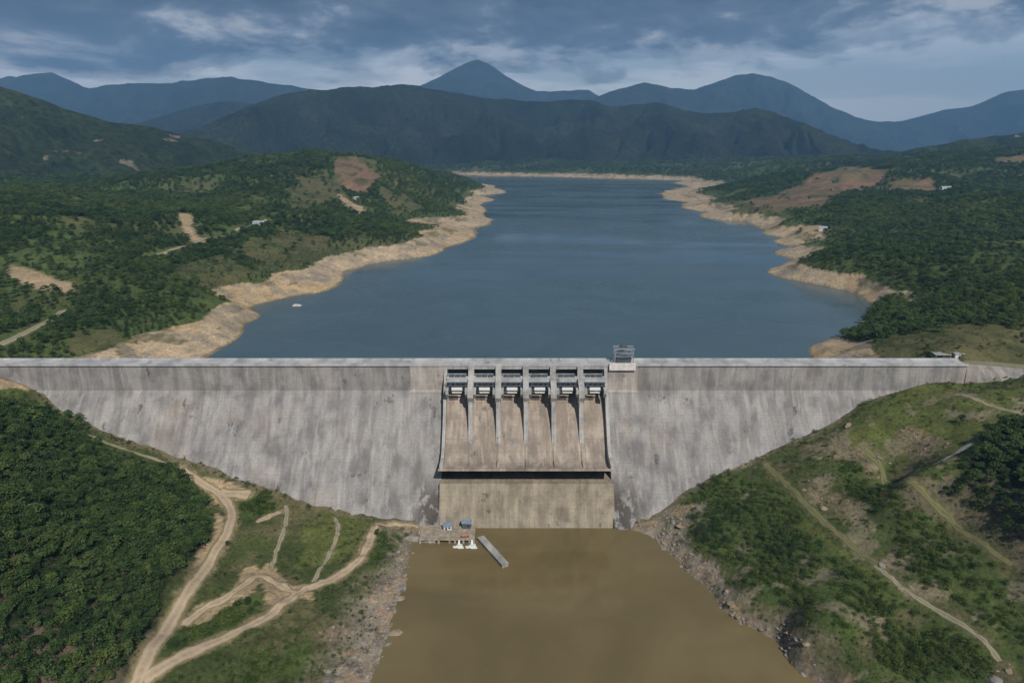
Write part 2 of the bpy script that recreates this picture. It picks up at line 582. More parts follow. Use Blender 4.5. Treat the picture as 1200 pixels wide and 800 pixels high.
def concrete(name, base, dark, warm, top_band=False, foot_stain=False, streak=1.0, lifts=3.0):
    m, nd, lk, b = new_mat(name)
    big = noise(nd, lk, mapped(nd, lk, (0.02, 0.02, 0.03)), 1.0, 5, 0.6)
    col = ramp(nd, lk, big, [(0.3, tuple(c * 0.86 for c in base)), (0.55, base), (0.75, warm)])
    md = noise(nd, lk, mapped(nd, lk, (0.10, 0.06, 0.085), loc=(2, 4, 9)), 1.0, 6, 0.62)
    col = mixc(nd, lk, 1.0, col, ramp(nd, lk, md, [(0.36, (0.64, 0.64, 0.64)), (0.5, (0.97, 0.97, 0.97)), (0.62, (1.14, 1.135, 1.12))]), 'MULTIPLY')
    if top_band:
        og = noise(nd, lk, mapped(nd, lk, (0.028, 0.03, 0.006), loc=(14.2, 0, 2)), 1.0, 5, 0.6)
        col = mixc(nd, lk, math_node(nd, lk, 'MULTIPLY', ramp(nd, lk, og, [(0.56, (0, 0, 0)), (0.72, (1, 1, 1))]), 0.5), col, (0.34, 0.27, 0.20))
    # rain streaks
    st = noise(nd, lk, mapped(nd, lk, (0.20, 0.05, 0.026)), 1.0, 8, 0.66, 0.5)
    f = ramp(nd, lk, st, [(0.45, (0, 0, 0)), (0.60, (1, 1, 1))])
    f = math_node(nd, lk, 'MULTIPLY', f, 0.50 * streak, True)
    col = mixc(nd, lk, f, col, dark)
    wst = noise(nd, lk, mapped(nd, lk, (0.33, 0.05, 0.024), loc=(31, 0, 5)), 1.0, 6, 0.6)
    f = ramp(nd, lk, wst, [(0.54, (0, 0, 0)), (0.66, (1, 1, 1))])
    f = math_node(nd, lk, 'MULTIPLY', f, 0.40 * streak)
    col = mixc(nd, lk, f, col, tuple(min(1, c * 1.45) for c in base))
    # casting lifts: thin dark horizontal joints, broken up
    t = N(nd, 'ShaderNodeTexCoord')
    sp = N(nd, 'ShaderNodeSeparateXYZ')
    lk.new(t.outputs['Object'], sp.inputs[0])
    zz = sp.outputs[2]
    jz = math_node(nd, lk, 'FRACT', math_node(nd, lk, 'DIVIDE', zz, lifts))
    line = ramp(nd, lk, jz, [(0.0, (1, 1, 1)), (0.10, (0, 0, 0)), (0.96, (0, 0, 0)), (1.0, (1, 1, 1))])
    brk = noise(nd, lk, mapped(nd, lk, (0.03, 0.05, 0.55)), 1.0, 5)
    f = math_node(nd, lk, 'MULTIPLY', math_node(nd, lk, 'MULTIPLY', line, ramp(nd, lk, brk, [(0.4, (0.2, 0.2, 0.2)), (0.58, (1, 1, 1))])), 0.42)
    col = mixc(nd, lk, f, col, dark)
    jx = math_node(nd, lk, 'FRACT', math_node(nd, lk, 'DIVIDE', sp.outputs[0], 21.0))
    vline = ramp(nd, lk, jx, [(0.0, (1, 1, 1)), (0.022, (0, 0, 0)), (1.0, (0, 0, 0))])
    col = mixc(nd, lk, math_node(nd, lk, 'MULTIPLY', vline, 0.24), col, dark)
    if top_band:
        tb = math_node(nd, lk, 'ADD', zz, math_node(nd, lk, 'MULTIPLY', noise(nd, lk, mapped(nd, lk, (0.16, 0.1, 0.03)), 1.0, 4), 7.0))
        f = ramp(nd, lk, math_node(nd, lk, 'DIVIDE', math_node(nd, lk, 'ADD', tb, 22.5), 10.0, True), [(0.38, (0, 0, 0)), (0.62, (1, 1, 1))])
        patch = noise(nd, lk, mapped(nd, lk, (0.035, 0.05, 0.07), loc=(9, 2, 1)), 1.0, 6, 0.65)
        f = math_node(nd, lk, 'MULTIPLY', f, ramp(nd, lk, patch, [(0.42, (0, 0, 0)), (0.60, (0.10, 0.10, 0.10))]))
        col = mixc(nd, lk, f, col, tuple(c * 1.15 for c in dark))
    # sparse black seepage spots
    sp2 = noise(nd, lk, mapped(nd, lk, (0.09, 0.05, 0.07), loc=(3, 7, 1)), 1.0, 7, 0.7)
    f = ramp(nd, lk, sp2, [(0.615, (0, 0, 0)), (0.66, (1, 1, 1))])
    col = mixc(nd, lk, math_node(nd, lk, 'MULTIPLY', f, 0.7), col, tuple(c * 0.45 for c in dark))
    if foot_stain:
        # algae and seepage where the wall meets the spillway block
        ax = math_node(nd, lk, 'ABSOLUTE', math_node(nd, lk, 'SUBTRACT', sp.outputs[0], 8.8))
        fx = ramp(nd, lk, math_node(nd, lk, 'DIVIDE', math_node(nd, lk, 'SUBTRACT', ax, 48.0), 26.0, True), [(0.0, (1, 1, 1)), (0.5, (0.9, 0.9, 0.9)), (0.95, (0, 0, 0))])
        fz = ramp(nd, lk, math_node(nd, lk, 'DIVIDE', math_node(nd, lk, 'ADD', zz, 88.0), 30.0, True), [(0.0, (1, 1, 1)), (0.6, (0.9, 0.9, 0.9)), (1.0, (0, 0, 0))])
        bl = noise(nd, lk, mapped(nd, lk, (0.16, 0.12, 0.09), loc=(5, 5, 5)), 1.0, 6, 0.65)
        f = math_node(nd, lk, 'MULTIPLY', math_node(nd, lk, 'MULTIPLY', fx, fz), ramp(nd, lk, bl, [(0.42, (0, 0, 0)), (0.50, (1, 1, 1))]))
        col = mixc(nd, lk, math_node(nd, lk, 'MULTIPLY', f, 0.96), col, (0.048, 0.038, 0.030))
    fine = noise(nd, lk, mapped(nd, lk, (1, 1, 1)), 0.9, 6, 0.7)
    col = mixc(nd, lk, 1.0, col, ramp(nd, lk, fine, [(0.25, (0.78, 0.78, 0.78)), (0.75, (1.15, 1.15, 1.15))]), 'MULTIPLY')
    lk.new(col, b.inputs['Base Color'])
    b.inputs['Roughness'].default_value = 0.9
    bump(nd, lk, b, fine, 0.5, 0.25)
    return m


M_WALL = concrete('weathered_concrete', (0.315, 0.302, 0.294), (0.14, 0.132, 0.126), (0.37, 0.335, 0.305), top_band=True, foot_stain=True, lifts=1.8)
M_CHUTE = concrete('spillway_concrete', (0.365, 0.308, 0.255), (0.20, 0.16, 0.125), (0.385, 0.305, 0.225), streak=1.35, lifts=6.0)
M_LOWER = concrete('toe_concrete', (0.33, 0.285, 0.215), (0.15, 0.125, 0.095), (0.36, 0.30, 0.18), streak=0.9, lifts=2.2)
M_PIER = concrete('pier_concrete', (0.42, 0.41, 0.395), (0.20, 0.19, 0.18), (0.37, 0.34, 0.31), streak=0.9)
M_PALE = concrete('pale_concrete', (0.46, 0.46, 0.47), (0.30, 0.29, 0.29), (0.47, 0.45, 0.43), streak=0.5)
M_BLOCK = concrete('abutment_concrete', (0.43, 0.39, 0.36), (0.21, 0.185, 0.165), (0.38, 0.32, 0.27), streak=1.0)
M_STEEL = simple_mat('grey_blue_steel', (0.10, 0.125, 0.145), 0.5, 0.3, 0.3, 0.6)
M_DSTEEL = simple_mat('dark_steel', (0.035, 0.045, 0.055), 0.55, 0.2, 0.3, 0.6)
M_BREAST = simple_mat('breast_concrete', (0.27, 0.28, 0.265), 0.9, 0, 0.3, 0.3)
M_GATE = simple_mat('gate_plate', (0.40, 0.42, 0.43), 0.55, 0.0, 0.3, 0.35)
M_WHITE = simple_mat('white_paint', (0.72, 0.72, 0.70), 0.5, 0.0, 0.12, 1.2)
M_GALV = simple_mat('galvanised_steel', (0.33, 0.35, 0.38), 0.45, 0.4, 0.2, 1.0)
M_BLUE = simple_mat('blue_sheet', (0.19, 0.24, 0.32), 0.5, 0.0, 0.3, 0.8)
M_RUST = simple_mat('rusty_orange', (0.36, 0.15, 0.09), 0.7, 0.0, 0.35, 1.2)
M_DARK = simple_mat('dark_opening', (0.02, 0.018, 0.016), 0.9)
M_GLASS = simple_mat('window_glass', (0.03, 0.04, 0.05), 0.1)
M_ROOFR = simple_mat('tile_roof', (0.30, 0.13, 0.09), 0.8, 0, 0.3, 1.0)
M_ROOFG = simple_mat('sheet_roof', (0.38, 0.40, 0.42), 0.5, 0.2, 0.2, 1.0)


def ground_mat():
    m, nd, lk, b = new_mat('ground_cover')
    at = N(nd, 'ShaderNodeAttribute', attribute_name='cover')
    gm = N(nd, 'ShaderNodeNewGeometry')
    n1 = noise(nd, lk, gm.outputs['Position'], 0.55, 6, 0.7)
    n2 = noise(nd, lk, gm.outputs['Position'], 0.09, 5, 0.6)
    n3 = noise(nd, lk, gm.outputs['Position'], 0.02, 6, 0.65)
    c = mixc(nd, lk, 1.0, at.outputs['Color'], ramp(nd, lk, n1, [(0.28, (0.45, 0.45, 0.45)), (0.5, (0.95, 0.95, 0.95)), (0.75, (1.45, 1.45, 1.4))]), 'MULTIPLY')
    c = mixc(nd, lk, 1.0, c, ramp(nd, lk, n2, [(0.3, (0.72, 0.74, 0.74)), (0.7, (1.22, 1.18, 1.15))]), 'MULTIPLY')
    c = mixc(nd, lk, 1.0, c, ramp(nd, lk, n3, [(0.35, (0.85, 0.87, 0.87)), (0.65, (1.12, 1.1, 1.08))]), 'MULTIPLY')
    lk.new(c, b.inputs['Base Color'])
    b.inputs['Roughness'].default_value = 0.95
    b.inputs['Specular IOR Level'].default_value = 0.15
    bump(nd, lk, b, n1, 0.8, 0.8)
    return m


def mountain_mat(name, a, bcol, scar):
    m, nd, lk, b = new_mat(name)
    gm = N(nd, 'ShaderNodeNewGeometry')
    n1 = noise(nd, lk, gm.outputs['Position'], 0.045, 8, 0.72)
    n2 = noise(nd, lk, gm.outputs['Position'], 0.0035, 7, 0.62, 0.4)
    c = ramp(nd, lk, n2, [(0.34, a), (0.52, tuple((p + q) / 2 for p, q in zip(a, bcol))), (0.66, bcol)])
    c = mixc(nd, lk, 1.0, c, ramp(nd, lk, n1, [(0.34, (0.25, 0.27, 0.26)), (0.66, (1.9, 1.85, 1.8))]), 'MULTIPLY')
    if scar:
        n3 = noise(nd, lk, mapped(nd, lk, (0.007, 0.007, 0.007), loc=(scar, 0, 0)), 1.0, 7, 0.6)
        c = mixc(nd, lk, ramp(nd, lk, n3, [(0.635, (0, 0, 0)), (0.665, (1, 1, 1))]), c, (0.27, 0.225, 0.165))
    lk.new(c, b.inputs['Base Color'])
    b.inputs['Roughness'].default_value = 0.95
    b.inputs['Specular IOR Level'].default_value = 0.1
    bump(nd, lk, b, n1, 1.0, 22.0)
    return m


def leaf_mat(name, lo, mid, hi):
    m, nd, lk, b = new_mat(name)
    oi = N(nd, 'ShaderNodeObjectInfo')
    gm = N(nd, 'ShaderNodeNewGeometry')
    n1 = noise(nd, lk, gm.outputs['Position'], 0.9, 3, 0.6)
    n2 = noise(nd, lk, gm.outputs['Position'], 0.03, 4, 0.6)
    f = math_node(nd, lk, 'ADD', math_node(nd, lk, 'MULTIPLY', n1, 0.45), math_node(nd, lk, 'MULTIPLY', n2, 0.55))
    f = math_node(nd, lk, 'ADD', f, math_node(nd, lk, 'MULTIPLY', math_node(nd, lk, 'SUBTRACT', oi.outputs['Random'], 0.5), 0.34))
    c = ramp(nd, lk, f, [(0.30, lo), (0.50, mid), (0.72, hi)])
    lk.new(c, b.inputs['Base Color'])
    b.inputs['Roughness'].default_value = 0.6
    b.inputs['Specular IOR Level'].default_value = 0.25
    tr = N(nd, 'ShaderNodeBsdfTranslucent')
    lk.new(c, tr.inputs[0])
    ms = N(nd, 'ShaderNodeMixShader', ins={0: 0.34})
    lk.new(b.outputs[0], ms.inputs[1])
    lk.new(tr.outputs[0], ms.inputs[2])
    lk.new(ms.outputs[0], nd['Material Output'].inputs[0])
    return m


M_LEAF = leaf_mat('tree_leaves', (0.030, 0.062, 0.017), (0.062, 0.112, 0.030), (0.112, 0.168, 0.048))
M_BUSH = leaf_mat('bush_leaves', (0.042, 0.080, 0.022), (0.086, 0.138, 0.036), (0.155, 0.200, 0.058))
M_BRIGHT = leaf_mat('bright_bush_leaves', (0.05, 0.085, 0.018), (0.095, 0.145, 0.03), (0.15, 0.19, 0.05))
M_DRY = leaf_mat('dry_bush', (0.07, 0.065, 0.03), (0.12, 0.105, 0.05), (0.19, 0.16, 0.09))
M_BARK = simple_mat('bark', (0.13, 0.10, 0.075), 0.9, 0, 0.3, 3.0)
M_ROCK = simple_mat('bank_rock', (0.25, 0.225, 0.20), 0.95, 0, 0.45, 0.7, 0.15)
M_ROCKT = simple_mat('tan_rock', (0.29, 0.225, 0.16), 0.95, 0, 0.4, 0.7, 0.15)


def road_mat(name, bed, rut, verge, grass_mid):
    m, nd, lk, b = new_mat(name)
    at = N(nd, 'ShaderNodeAttribute', attribute_name='across')
    gm = N(nd, 'ShaderNodeNewGeometry')
    n1 = noise(nd, lk, gm.outputs['Position'], 0.45, 6, 0.65)
    n2 = noise(nd, lk, gm.outputs['Position'], 1.6, 4, 0.6)
    t = math_node(nd, lk, 'ABSOLUTE', at.outputs['Fac'])
    tn = math_node(nd, lk, 'ADD', t, math_node(nd, lk, 'MULTIPLY', math_node(nd, lk, 'SUBTRACT', n1, 0.5), 0.9))
    c = ramp(nd, lk, n1, [(0.3, tuple(v * 0.78 for v in bed)), (0.7, tuple(v * 1.18 for v in bed))])
    r = ramp(nd, lk, t, [(0.22, (0, 0, 0)), (0.36, (1, 1, 1)), (0.56, (1, 1, 1)), (0.70, (0, 0, 0))])
    c = mixc(nd, lk, math_node(nd, lk, 'MULTIPLY', r, 0.55), c, rut)
    g = ramp(nd, lk, t, [(0.0, (1, 1, 1)), (0.22, (0, 0, 0))])
    c = mixc(nd, lk, math_node(nd, lk, 'MULTIPLY', math_node(nd, lk, 'MULTIPLY', g, n2), grass_mid), c, verge)
    e = ramp(nd, lk, tn, [(0.62, (0, 0, 0)), (0.84, (1, 1, 1))])
    c = mixc(nd, lk, e, c, verge)
    lk.new(c, b.inputs['Base Color'])
    b.inputs['Roughness'].default_value = 0.95
    b.inputs['Specular IOR Level'].default_value = 0.15
    bump(nd, lk, b, n2, 0.6, 0.15)
    return m


M_DIRT = road_mat('packed_dirt', (0.40, 0.31, 0.21), (0.46, 0.37, 0.265), (0.20, 0.17, 0.085), 0.25)
M_TRACK = road_mat('grassy_track', (0.165, 0.155, 0.072), (0.21, 0.185, 0.10), (0.095, 0.115, 0.038), 0.9)
M_PATH = simple_mat('worn_concrete', (0.36, 0.335, 0.28), 0.95, 0, 0.25, 0.6, 0.05)
M_TRACKP = road_mat('pale_track', (0.27, 0.24, 0.165), (0.35, 0.31, 0.225), (0.115, 0.12, 0.048), 0.7)


def water_mat(name, col, rough, wave, bdist, bstr, patches=0.0, var=0.11, spec=0.5):
    m, nd, lk, b = new_mat(name)
    gm = N(nd, 'ShaderNodeNewGeometry')
    n1 = noise(nd, lk, gm.outputs['Position'], wave, 5, 0.6)
    mp = N(nd, 'ShaderNodeMapping')
    mp.inputs['Scale'].default_value = (0.0022, 0.008, 1)
    lk.new(gm.outputs['Position'], mp.inputs[0])
    n2 = noise(nd, lk, mp.outputs[0], 1.0, 5, 0.6, 0.3)
    c = ramp(nd, lk, noise(nd, lk, gm.outputs['Position'], 0.012, 6, 0.6, 1.2), [(0.3, tuple(v * (1 - var) for v in col)), (0.7, tuple(v * (1 + var) for v in col))])
    lk.new(c, b.inputs['Base Color'])
    r = ramp(nd, lk, n2, [(0.38, (rough * 0.8,) * 3), (0.62, (rough * (1 + patches),) * 3)])
    lk.new(r, b.inputs['Roughness'])
    b.inputs['IOR'].default_value = 1.33
    b.inputs['Specular IOR Level'].default_value = spec
    bump(nd, lk, b, n1, bstr, bdist)
    return m


M_LAKE = water_mat('lake_water', (0.066, 0.108, 0.124), 0.10, 0.25, 0.08, 0.10, 2.2)
M_TAIL = water_mat('muddy_water', (0.158, 0.122, 0.056), 0.05, 0.25, 0.05, 0.13, 1.6, var=0.2)


# ------------------------------------------------------------------ mesh helpers
def link(name, me, mat=None, parent=None):
    o = bpy.data.objects.new(name, me)
    COL.objects.link(o)
    if mat is not None and not me.materials:
        me.materials.append(mat)
    if parent is not None:
        o.parent = parent
    return o


def mesh_np(name, V, F):
    me = bpy.data.meshes.new(name)
    V = np.asarray(V, np.float32)
    F = np.asarray(F, np.int32)
    me.vertices.add(len(V))
    me.vertices.foreach_set('co', V.ravel())
    k = F.shape[1]
    me.loops.add(F.size)
    me.loops.foreach_set('vertex_index', F.ravel())
    me.polygons.add(len(F))
    me.polygons.foreach_set('loop_start', np.arange(0, F.size, k, dtype=np.int32))
    me.polygons.foreach_set('loop_total', np.full(len(F), k, np.int32))
    me.update(calc_edges=True)
    return me


def smooth(me):
    me.polygons.foreach_set('use_smooth', np.ones(len(me.polygons), bool))


class MB:
    """collects shapes, links them as one mesh object"""

    def __init__(self):
        self.bm = bmesh.new()

    def box(self, x0, x1, y0, y1, z0, z1, bevel=0.0):
        vs = [self.bm.verts.new(p) for p in ((x0, y0, z0), (x1, y0, z0), (x1, y1, z0), (x0, y1, z0), (x0, y0, z1), (x1, y0, z1), (x1, y1, z1), (x0, y1, z1))]
        fs = [self.bm.faces.new([vs[i] for i in f]) for f in ((3, 2, 1, 0), (4, 5, 6, 7), (0, 1, 5, 4), (1, 2, 6, 5), (2, 3, 7, 6), (3, 0, 4, 7))]
        if bevel:
            es = list({e for f in fs for e in f.edges})
            bmesh.ops.bevel(self.bm, geom=es, offset=bevel, segments=1, affect='EDGES')
        return self

    def prism(self, prof, x0, x1):
        """a y-z outline pushed along x"""
        a = [self.bm.verts.new((x0, y, z)) for y, z in prof]
        b = [self.bm.verts.new((x1, y, z)) for y, z in prof]
        n = len(prof)
        self.bm.faces.new(a)
        self.bm.faces.new(b[::-1])
        for i in range(n):
            j = (i + 1) % n
            self.bm.faces.new((a[j], a[i], b[i], b[j]))
        return self

    def beam(self, p, q, w, h=None):
        p, q = Vector(p), Vector(q)
        h = h or w
        d = (q - p).normalized()
        up = Vector((0, 0, 1)) if abs(d.z) < 0.95 else Vector((0, 1, 0))
        s = d.cross(up).normalized() * (w / 2)
        u = s.cross(d).normalized() * (h / 2)
        A = [self.bm.verts.new(p + s * i + u * j) for i, j in ((-1, -1), (1, -1), (1, 1), (-1, 1))]
        B = [self.bm.verts.new(q + s * i + u * j) for i, j in ((-1, -1), (1, -1), (1, 1), (-1, 1))]
        self.bm.faces.new(A[::-1])
        self.bm.faces.new(B)
        for i in range(4):
            j = (i + 1) % 4
            self.bm.faces.new((A[i], A[j], B[j], B[i]))
        return self

    def tube(self, p, q, r0, r1=None, n=10):
        p, q = Vector(p), Vector(q)
        r1 = r0 if r1 is None else r1
        d = (q - p).normalized()
        up = Vector((0, 0, 1)) if abs(d.z) < 0.95 else Vector((0, 1, 0))
        s = d.cross(up).normalized()
        u = s.cross(d)
        A, B = [], []
        for i in range(n):
            a = 2 * math.pi * i / n
            A.append(self.bm.verts.new(p + (s * math.cos(a) + u * math.sin(a)) * r0))
            B.append(self.bm.verts.new(q + (s * math.cos(a) + u * math.sin(a)) * r1))
        self.bm.faces.new(A[::-1])
        self.bm.faces.new(B)
        for i in range(n):
            j = (i + 1) % n
            self.bm.faces.new((A[i], A[j], B[j], B[i]))
        return self

    def build(self, name, mat, parent=None):
        bmesh.ops.recalc_face_normals(self.bm, faces=self.bm.faces)
        me = bpy.data.meshes.new(name)
        self.bm.to_mesh(me)
        self.bm.free()
        return link(name, me, mat, parent)


def tag(o, label=None, cat=None, group=None, kind=None):
    for k, v in (('label', label), ('category', cat), ('group', group), ('kind', kind)):
        if v:
            o[k] = v
    return o


def thing(name, label, cat, loc=(0, 0, 0), rz=0.0, group=None):
    o = bpy.data.objects.new(name, None)
    COL.objects.link(o)
    o.empty_display_size = 0.5
    o.location = loc
    o.rotation_euler = (0, 0, rz)
    return tag(o, label, cat, group)


# ------------------------------------------------------------------ ground sheet
ny, nx = MX.shape
V = np.stack([MX.ravel(), MY.ravel(), MZ.ravel()], 1)
idx = np.arange(ny * nx).reshape(ny, nx)
F = np.stack([idx[:-1, :-1].ravel(), idx[:-1, 1:].ravel(), idx[1:, 1:].ravel(), idx[1:, :-1].ravel()], 1)
gme = mesh_np('ground', V, F)
smooth(gme)
cl = classes(MX, MY, MZ)
col = np.empty((ny, nx, 3))
gz, gxr = np.gradient(MZ, GY, GX)
down = MY < 4
nA = fbm(MX, MY, 18, 4, 101)
nB = fbm(MX, MY, 55, 4, 111)
nC = fbm(MX, MY, 150, 5, 121)


def setc(mask, c, soft=None):
    w = mask.astype(float) if soft is None else mask * soft
    col[:] = col * (1 - w[..., None]) + np.array(c) * w[..., None]


col[:] = (0.070, 0.088, 0.030)
setc(down & True, (0.135, 0.122, 0.062), sstep(nA + 0.5 * nB, 0.05, 0.55) * 0.75)
setc(down & True, (0.075, 0.108, 0.030), sstep(-nA + 0.6 * nB, 0.1, 0.6) * 0.8)
setc(~down, (0.080, 0.112, 0.036))
setc(~down, (0.112, 0.112, 0.050), sstep(nC, 0.0, 0.5) * 0.7)
setc(cl['bright'], (0.130, 0.148, 0.042), 0.60 + 0.35 * np.clip(nA, 0, 1))
setc(cl['brown'] & down, (0.20, 0.158, 0.105), 0.55 + 0.4 * np.clip(nA, -1, 1))
setc(cl['brown'] & ~down, (0.118, 0.108, 0.050), 0.7 + 0.3 * np.clip(nB, -1, 1))
setc(cl['shrub'], (0.070, 0.102, 0.030), 0.8)
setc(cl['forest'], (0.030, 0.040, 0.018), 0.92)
setc(cl['red'], (0.255, 0.145, 0.105), 0.72 + 0.25 * np.clip(nB, -1, 1))
setc(cl['red'] & (fbm(MX, MY, 60, 4, 191) > 0.15), (0.12, 0.115, 0.055), 0.55)
setc((cl['red'] | (cl['brown'] & ~down)) & (fbm(MX, MY, 26, 4, 193) > 0.35), (0.055, 0.07, 0.028), 0.7)
setc(down & (MZ < TAIL + 6), (0.24, 0.205, 0.16), sstep(-MZ, -(TAIL + 6), -(TAIL + 2.0)) * 0.85)
setc(cl['rock'], (0.345, 0.30, 0.25), 0.45 + 0.5 * np.clip(nA + 0.25, 0, 1))
setc(cl['rock'] & (fbm(MX, MY, 7, 3, 171) > 0.25), (0.36, 0.25, 0.15), 0.7)
setc(cl['rock'] & (fbm(MX, MY, 5, 3, 181) > 0.3), (0.13, 0.115, 0.10), 0.7)
gap_f = MZ - face_z(MY)
setc(down & (gap_f > -0.5) & (gap_f < 7) & (MY > -58), (0.19, 0.155, 0.105), (1 - sstep(gap_f, 1.5, 6.5)) * 0.75)
setc(down & (MX > 70) & (MZ > TAIL + 6) & (fbm(MX, MY, 13, 4, 211) > 0.42), (0.25, 0.21, 0.15), 0.6)
setc(cl['soil'], (0.42, 0.315, 0.20), 0.9)
steep = np.sqrt(gz ** 2 + gxr ** 2)
setc(down & (steep > 0.9) & (MZ > TAIL), (0.22, 0.175, 0.125), 0.5)
# draw-down belt of the lake: sand, with darker wet rim and stony streaks
setc(cl['sand'], (0.475, 0.37, 0.25))
setc(cl['sand'] & (fbm(MX, MY, 22, 4, 131) > 0.25), (0.33, 0.275, 0.215), 0.6)
setc(cl['sand'] & (fbm(MX, MY, 70, 3, 141) > 0.30), (0.46, 0.33, 0.18), 0.6)
setc(cl['sand'] & (MZ > -17) & (fbm(MX, MY, 25, 4, 151) > 0.28), (0.11, 0.105, 0.05), 0.75)
ring = np.sin(2 * math.pi * (MZ + 0.5 * fbm(MX, MY, 30, 3, 161)) / 2.3)
setc(cl['sand'], (0.37, 0.295, 0.20), sstep(ring, 0.2, 0.9) * 0.45)
setc(cl['sand'] & (fbm(MX, MY, 14, 4, 163) > 0.42), (0.27, 0.235, 0.19), 0.7)
setc((~down) & (MZ < LAKE + 0.9), (0.20, 0.16, 0.085), 0.8)
setc(MY > 3950, (0.035, 0.05, 0.022), sstep(MY, 3950, 4200))
ca = gme.color_attributes.new('cover', 'FLOAT_COLOR', 'POINT')
ca.data.foreach_set('color', np.concatenate([col.reshape(-1, 3), np.ones((ny * nx, 1))], 1).astype(np.float32).ravel())
tag(link('ground', gme, ground_mat()), kind='structure')


def sheet(name, x0, x1, y0, y1, z, mat, outline=None):
    me = bpy.data.meshes.new(name)
    pts = outline or [(x0, y0), (x1, y0), (x1, y1), (x0, y1)]
    me.from_pydata([(a, b, z) for a, b in pts], [], [tuple(range(len(pts)))])
    return tag(link(name, me, mat), kind='structure')


sheet('lake_water', -900, 1300, 4, 4300, LAKE, M_LAKE)
sheet('river_water', -160, 260, -900, -30, TAIL, M_TAIL)


# ------------------------------------------------------------------ dirt roads and tracks, laid on the ground
def chaikin(P, it=3):
    P = np.asarray(P, float)
    for _ in range(it):
        Q = np.empty((2 * len(P), P.shape[1]))
        Q[0], Q[-1] = P[0], P[-1]
        Q[1:-1:2] = 0.75 * P[:-1] + 0.25 * P[1:]
        Q[2:-1:2] = 0.25 * P[:-1] + 0.75 * P[1:]
        P = Q
    return P


def road(name, pts, width_, mat, lift=0.14, seed=0, ragged=0.11, behind=False):
    width = width_ * (1.3 if mat is M_DIRT else 1.05)
    P = chaikin(hits(pts, behind)[:, :2])
    seg = np.concatenate([[0], np.cumsum(np.linalg.norm(np.diff(P, axis=0), axis=1))])
    step = max(0.9, width / 6)
    n = max(8, int(seg[-1] / step))
    s = np.linspace(0, seg[-1], n)
    C = np.stack([np.interp(s, seg, P[:, 0]), np.interp(s, seg, P[:, 1])], 1)
    T = np.gradient(C, axis=0)
    T /= np.linalg.norm(T, axis=1)[:, None] + 1e-9
    Nn = np.stack([-T[:, 1], T[:, 0]], 1)
    wl_ = width / 2 * (1 + ragged * 2.2 * fbm(s, s * 0 + seed, width * 1.4, 4, 201 + seed))
    wr_ = width / 2 * (1 + ragged * 2.2 * fbm(s, s * 0 + seed + 40, width * 1.4, 4, 231 + seed))
    K = 13
    rows = []
    for k in range(K):
        t = k / (K - 1) * 2 - 1
        off = np.where(t < 0, t * wl_, t * wr_)
        Q = C + Nn * off[:, None]
        zz = ground(Q[:, 0], Q[:, 1]) + lift * (1 - 0.75 * abs(t) ** 3)
        rows.append(np.concatenate([Q, zz[:, None]], 1))
    A = np.stack(rows, 1)
    ii = np.arange(n * K).reshape(n, K)
    Fq = np.stack([ii[:-1, :-1].ravel(), ii[1:, :-1].ravel(), ii[1:, 1:].ravel(), ii[:-1, 1:].ravel()], 1)
    me = mesh_np(name, A.reshape(-1, 3), Fq)
    smooth(me)
    ta = me.attributes.new('across', 'FLOAT', 'POINT')
    ta.data.foreach_set('value', np.tile(np.linspace(-1, 1, K), n).astype(np.float32))
    ROADS[name + str(seed)] = (C, width)
    return tag(link(name, me, mat), kind='structure')


road('dirt_road', [(214, 552), (236, 566), (262, 580), (273, 600), (268, 622), (248, 655), (222, 692), (197, 732), (172, 778), (158, 803), (140, 840)], 4.6, M_DIRT, seed=1)
road('dirt_road', [(440, 616), (432, 636), (424, 655), (405, 670), (385, 682), (355, 690), (338, 703), (312, 724), (275, 742), (235, 758), (195, 780), (168, 797)], 4.3, M_DIRT, seed=2)
road('dirt_road', [(258, 578), (275, 578), (292, 580)], 6.5, M_DIRT, seed=3)
road('dirt_road', [(214, 733), (236, 715), (262, 703), (288, 686), (300, 672), (318, 680), (345, 694)], 3.4, M_DIRT, seed=4, ragged=0.3)
road('dirt_track', [(335, 592), (337, 606), (330, 630), (322, 650), (317, 668)], 2.6, M_TRACKP, seed=5, ragged=0.3)
road('dirt_track', [(392, 606), (398, 618), (388, 645), (376, 664), (368, 682)], 2.4, M_TRACKP, seed=6, ragged=0.3)
road('dirt_track', [(300, 612), (312, 607), (328, 600)], 2.6, M_DIRT, seed=7, ragged=0.3)
road('dirt_road', [(440, 614), (465, 614), (490, 618)], 2.6, M_DIRT, seed=8, ragged=0.25)
road('grassy_track', [(898, 545), (920, 566), (945, 594), (972, 618), (1000, 640), (1030, 666)], 3.0, M_TRACK, seed=9, ragged=0.25)
road('grassy_track', [(1026, 663), (1050, 684), (1080, 704), (1112, 723), (1140, 742), (1158, 756), (1172, 775)], 2.2, M_TRACKP, seed=10, ragged=0.22)
road('grassy_track', [(1008, 522), (1035, 545), (1062, 566), (1090, 588), (1115, 608)], 3.2, M_TRACK, seed=11, ragged=0.3)
road('grassy_track', [(1112, 606), (1140, 630), (1165, 650), (1186, 662)], 2.4, M_TRACK, seed=12, ragged=0.3)
road('concrete_path', [(1072, 554), (1092, 545), (1116, 533), (1138, 519)], 2.8, M_PATH, seed=13, ragged=0.12)
road('grassy_track', [(1120, 462), (1150, 470), (1180, 481), (1215, 488)], 3.0, M_TRACKP, seed=14, ragged=0.3)
road('dirt_path', [(70, 489), (108, 512), (150, 528), (190, 541), (214, 551)], 2.4, M_TRACKP, seed=18, ragged=0.3)
road('hillside_road', [(0, 405), (25, 393), (50, 380), (73, 364)], 7.0, M_TRACKP, 0.5, seed=15, behind=True)
road('hillside_road', [(168, 300), (195, 297), (215, 290), (228, 285)], 6.0, M_TRACKP, 0.9, seed=16, behind=True)
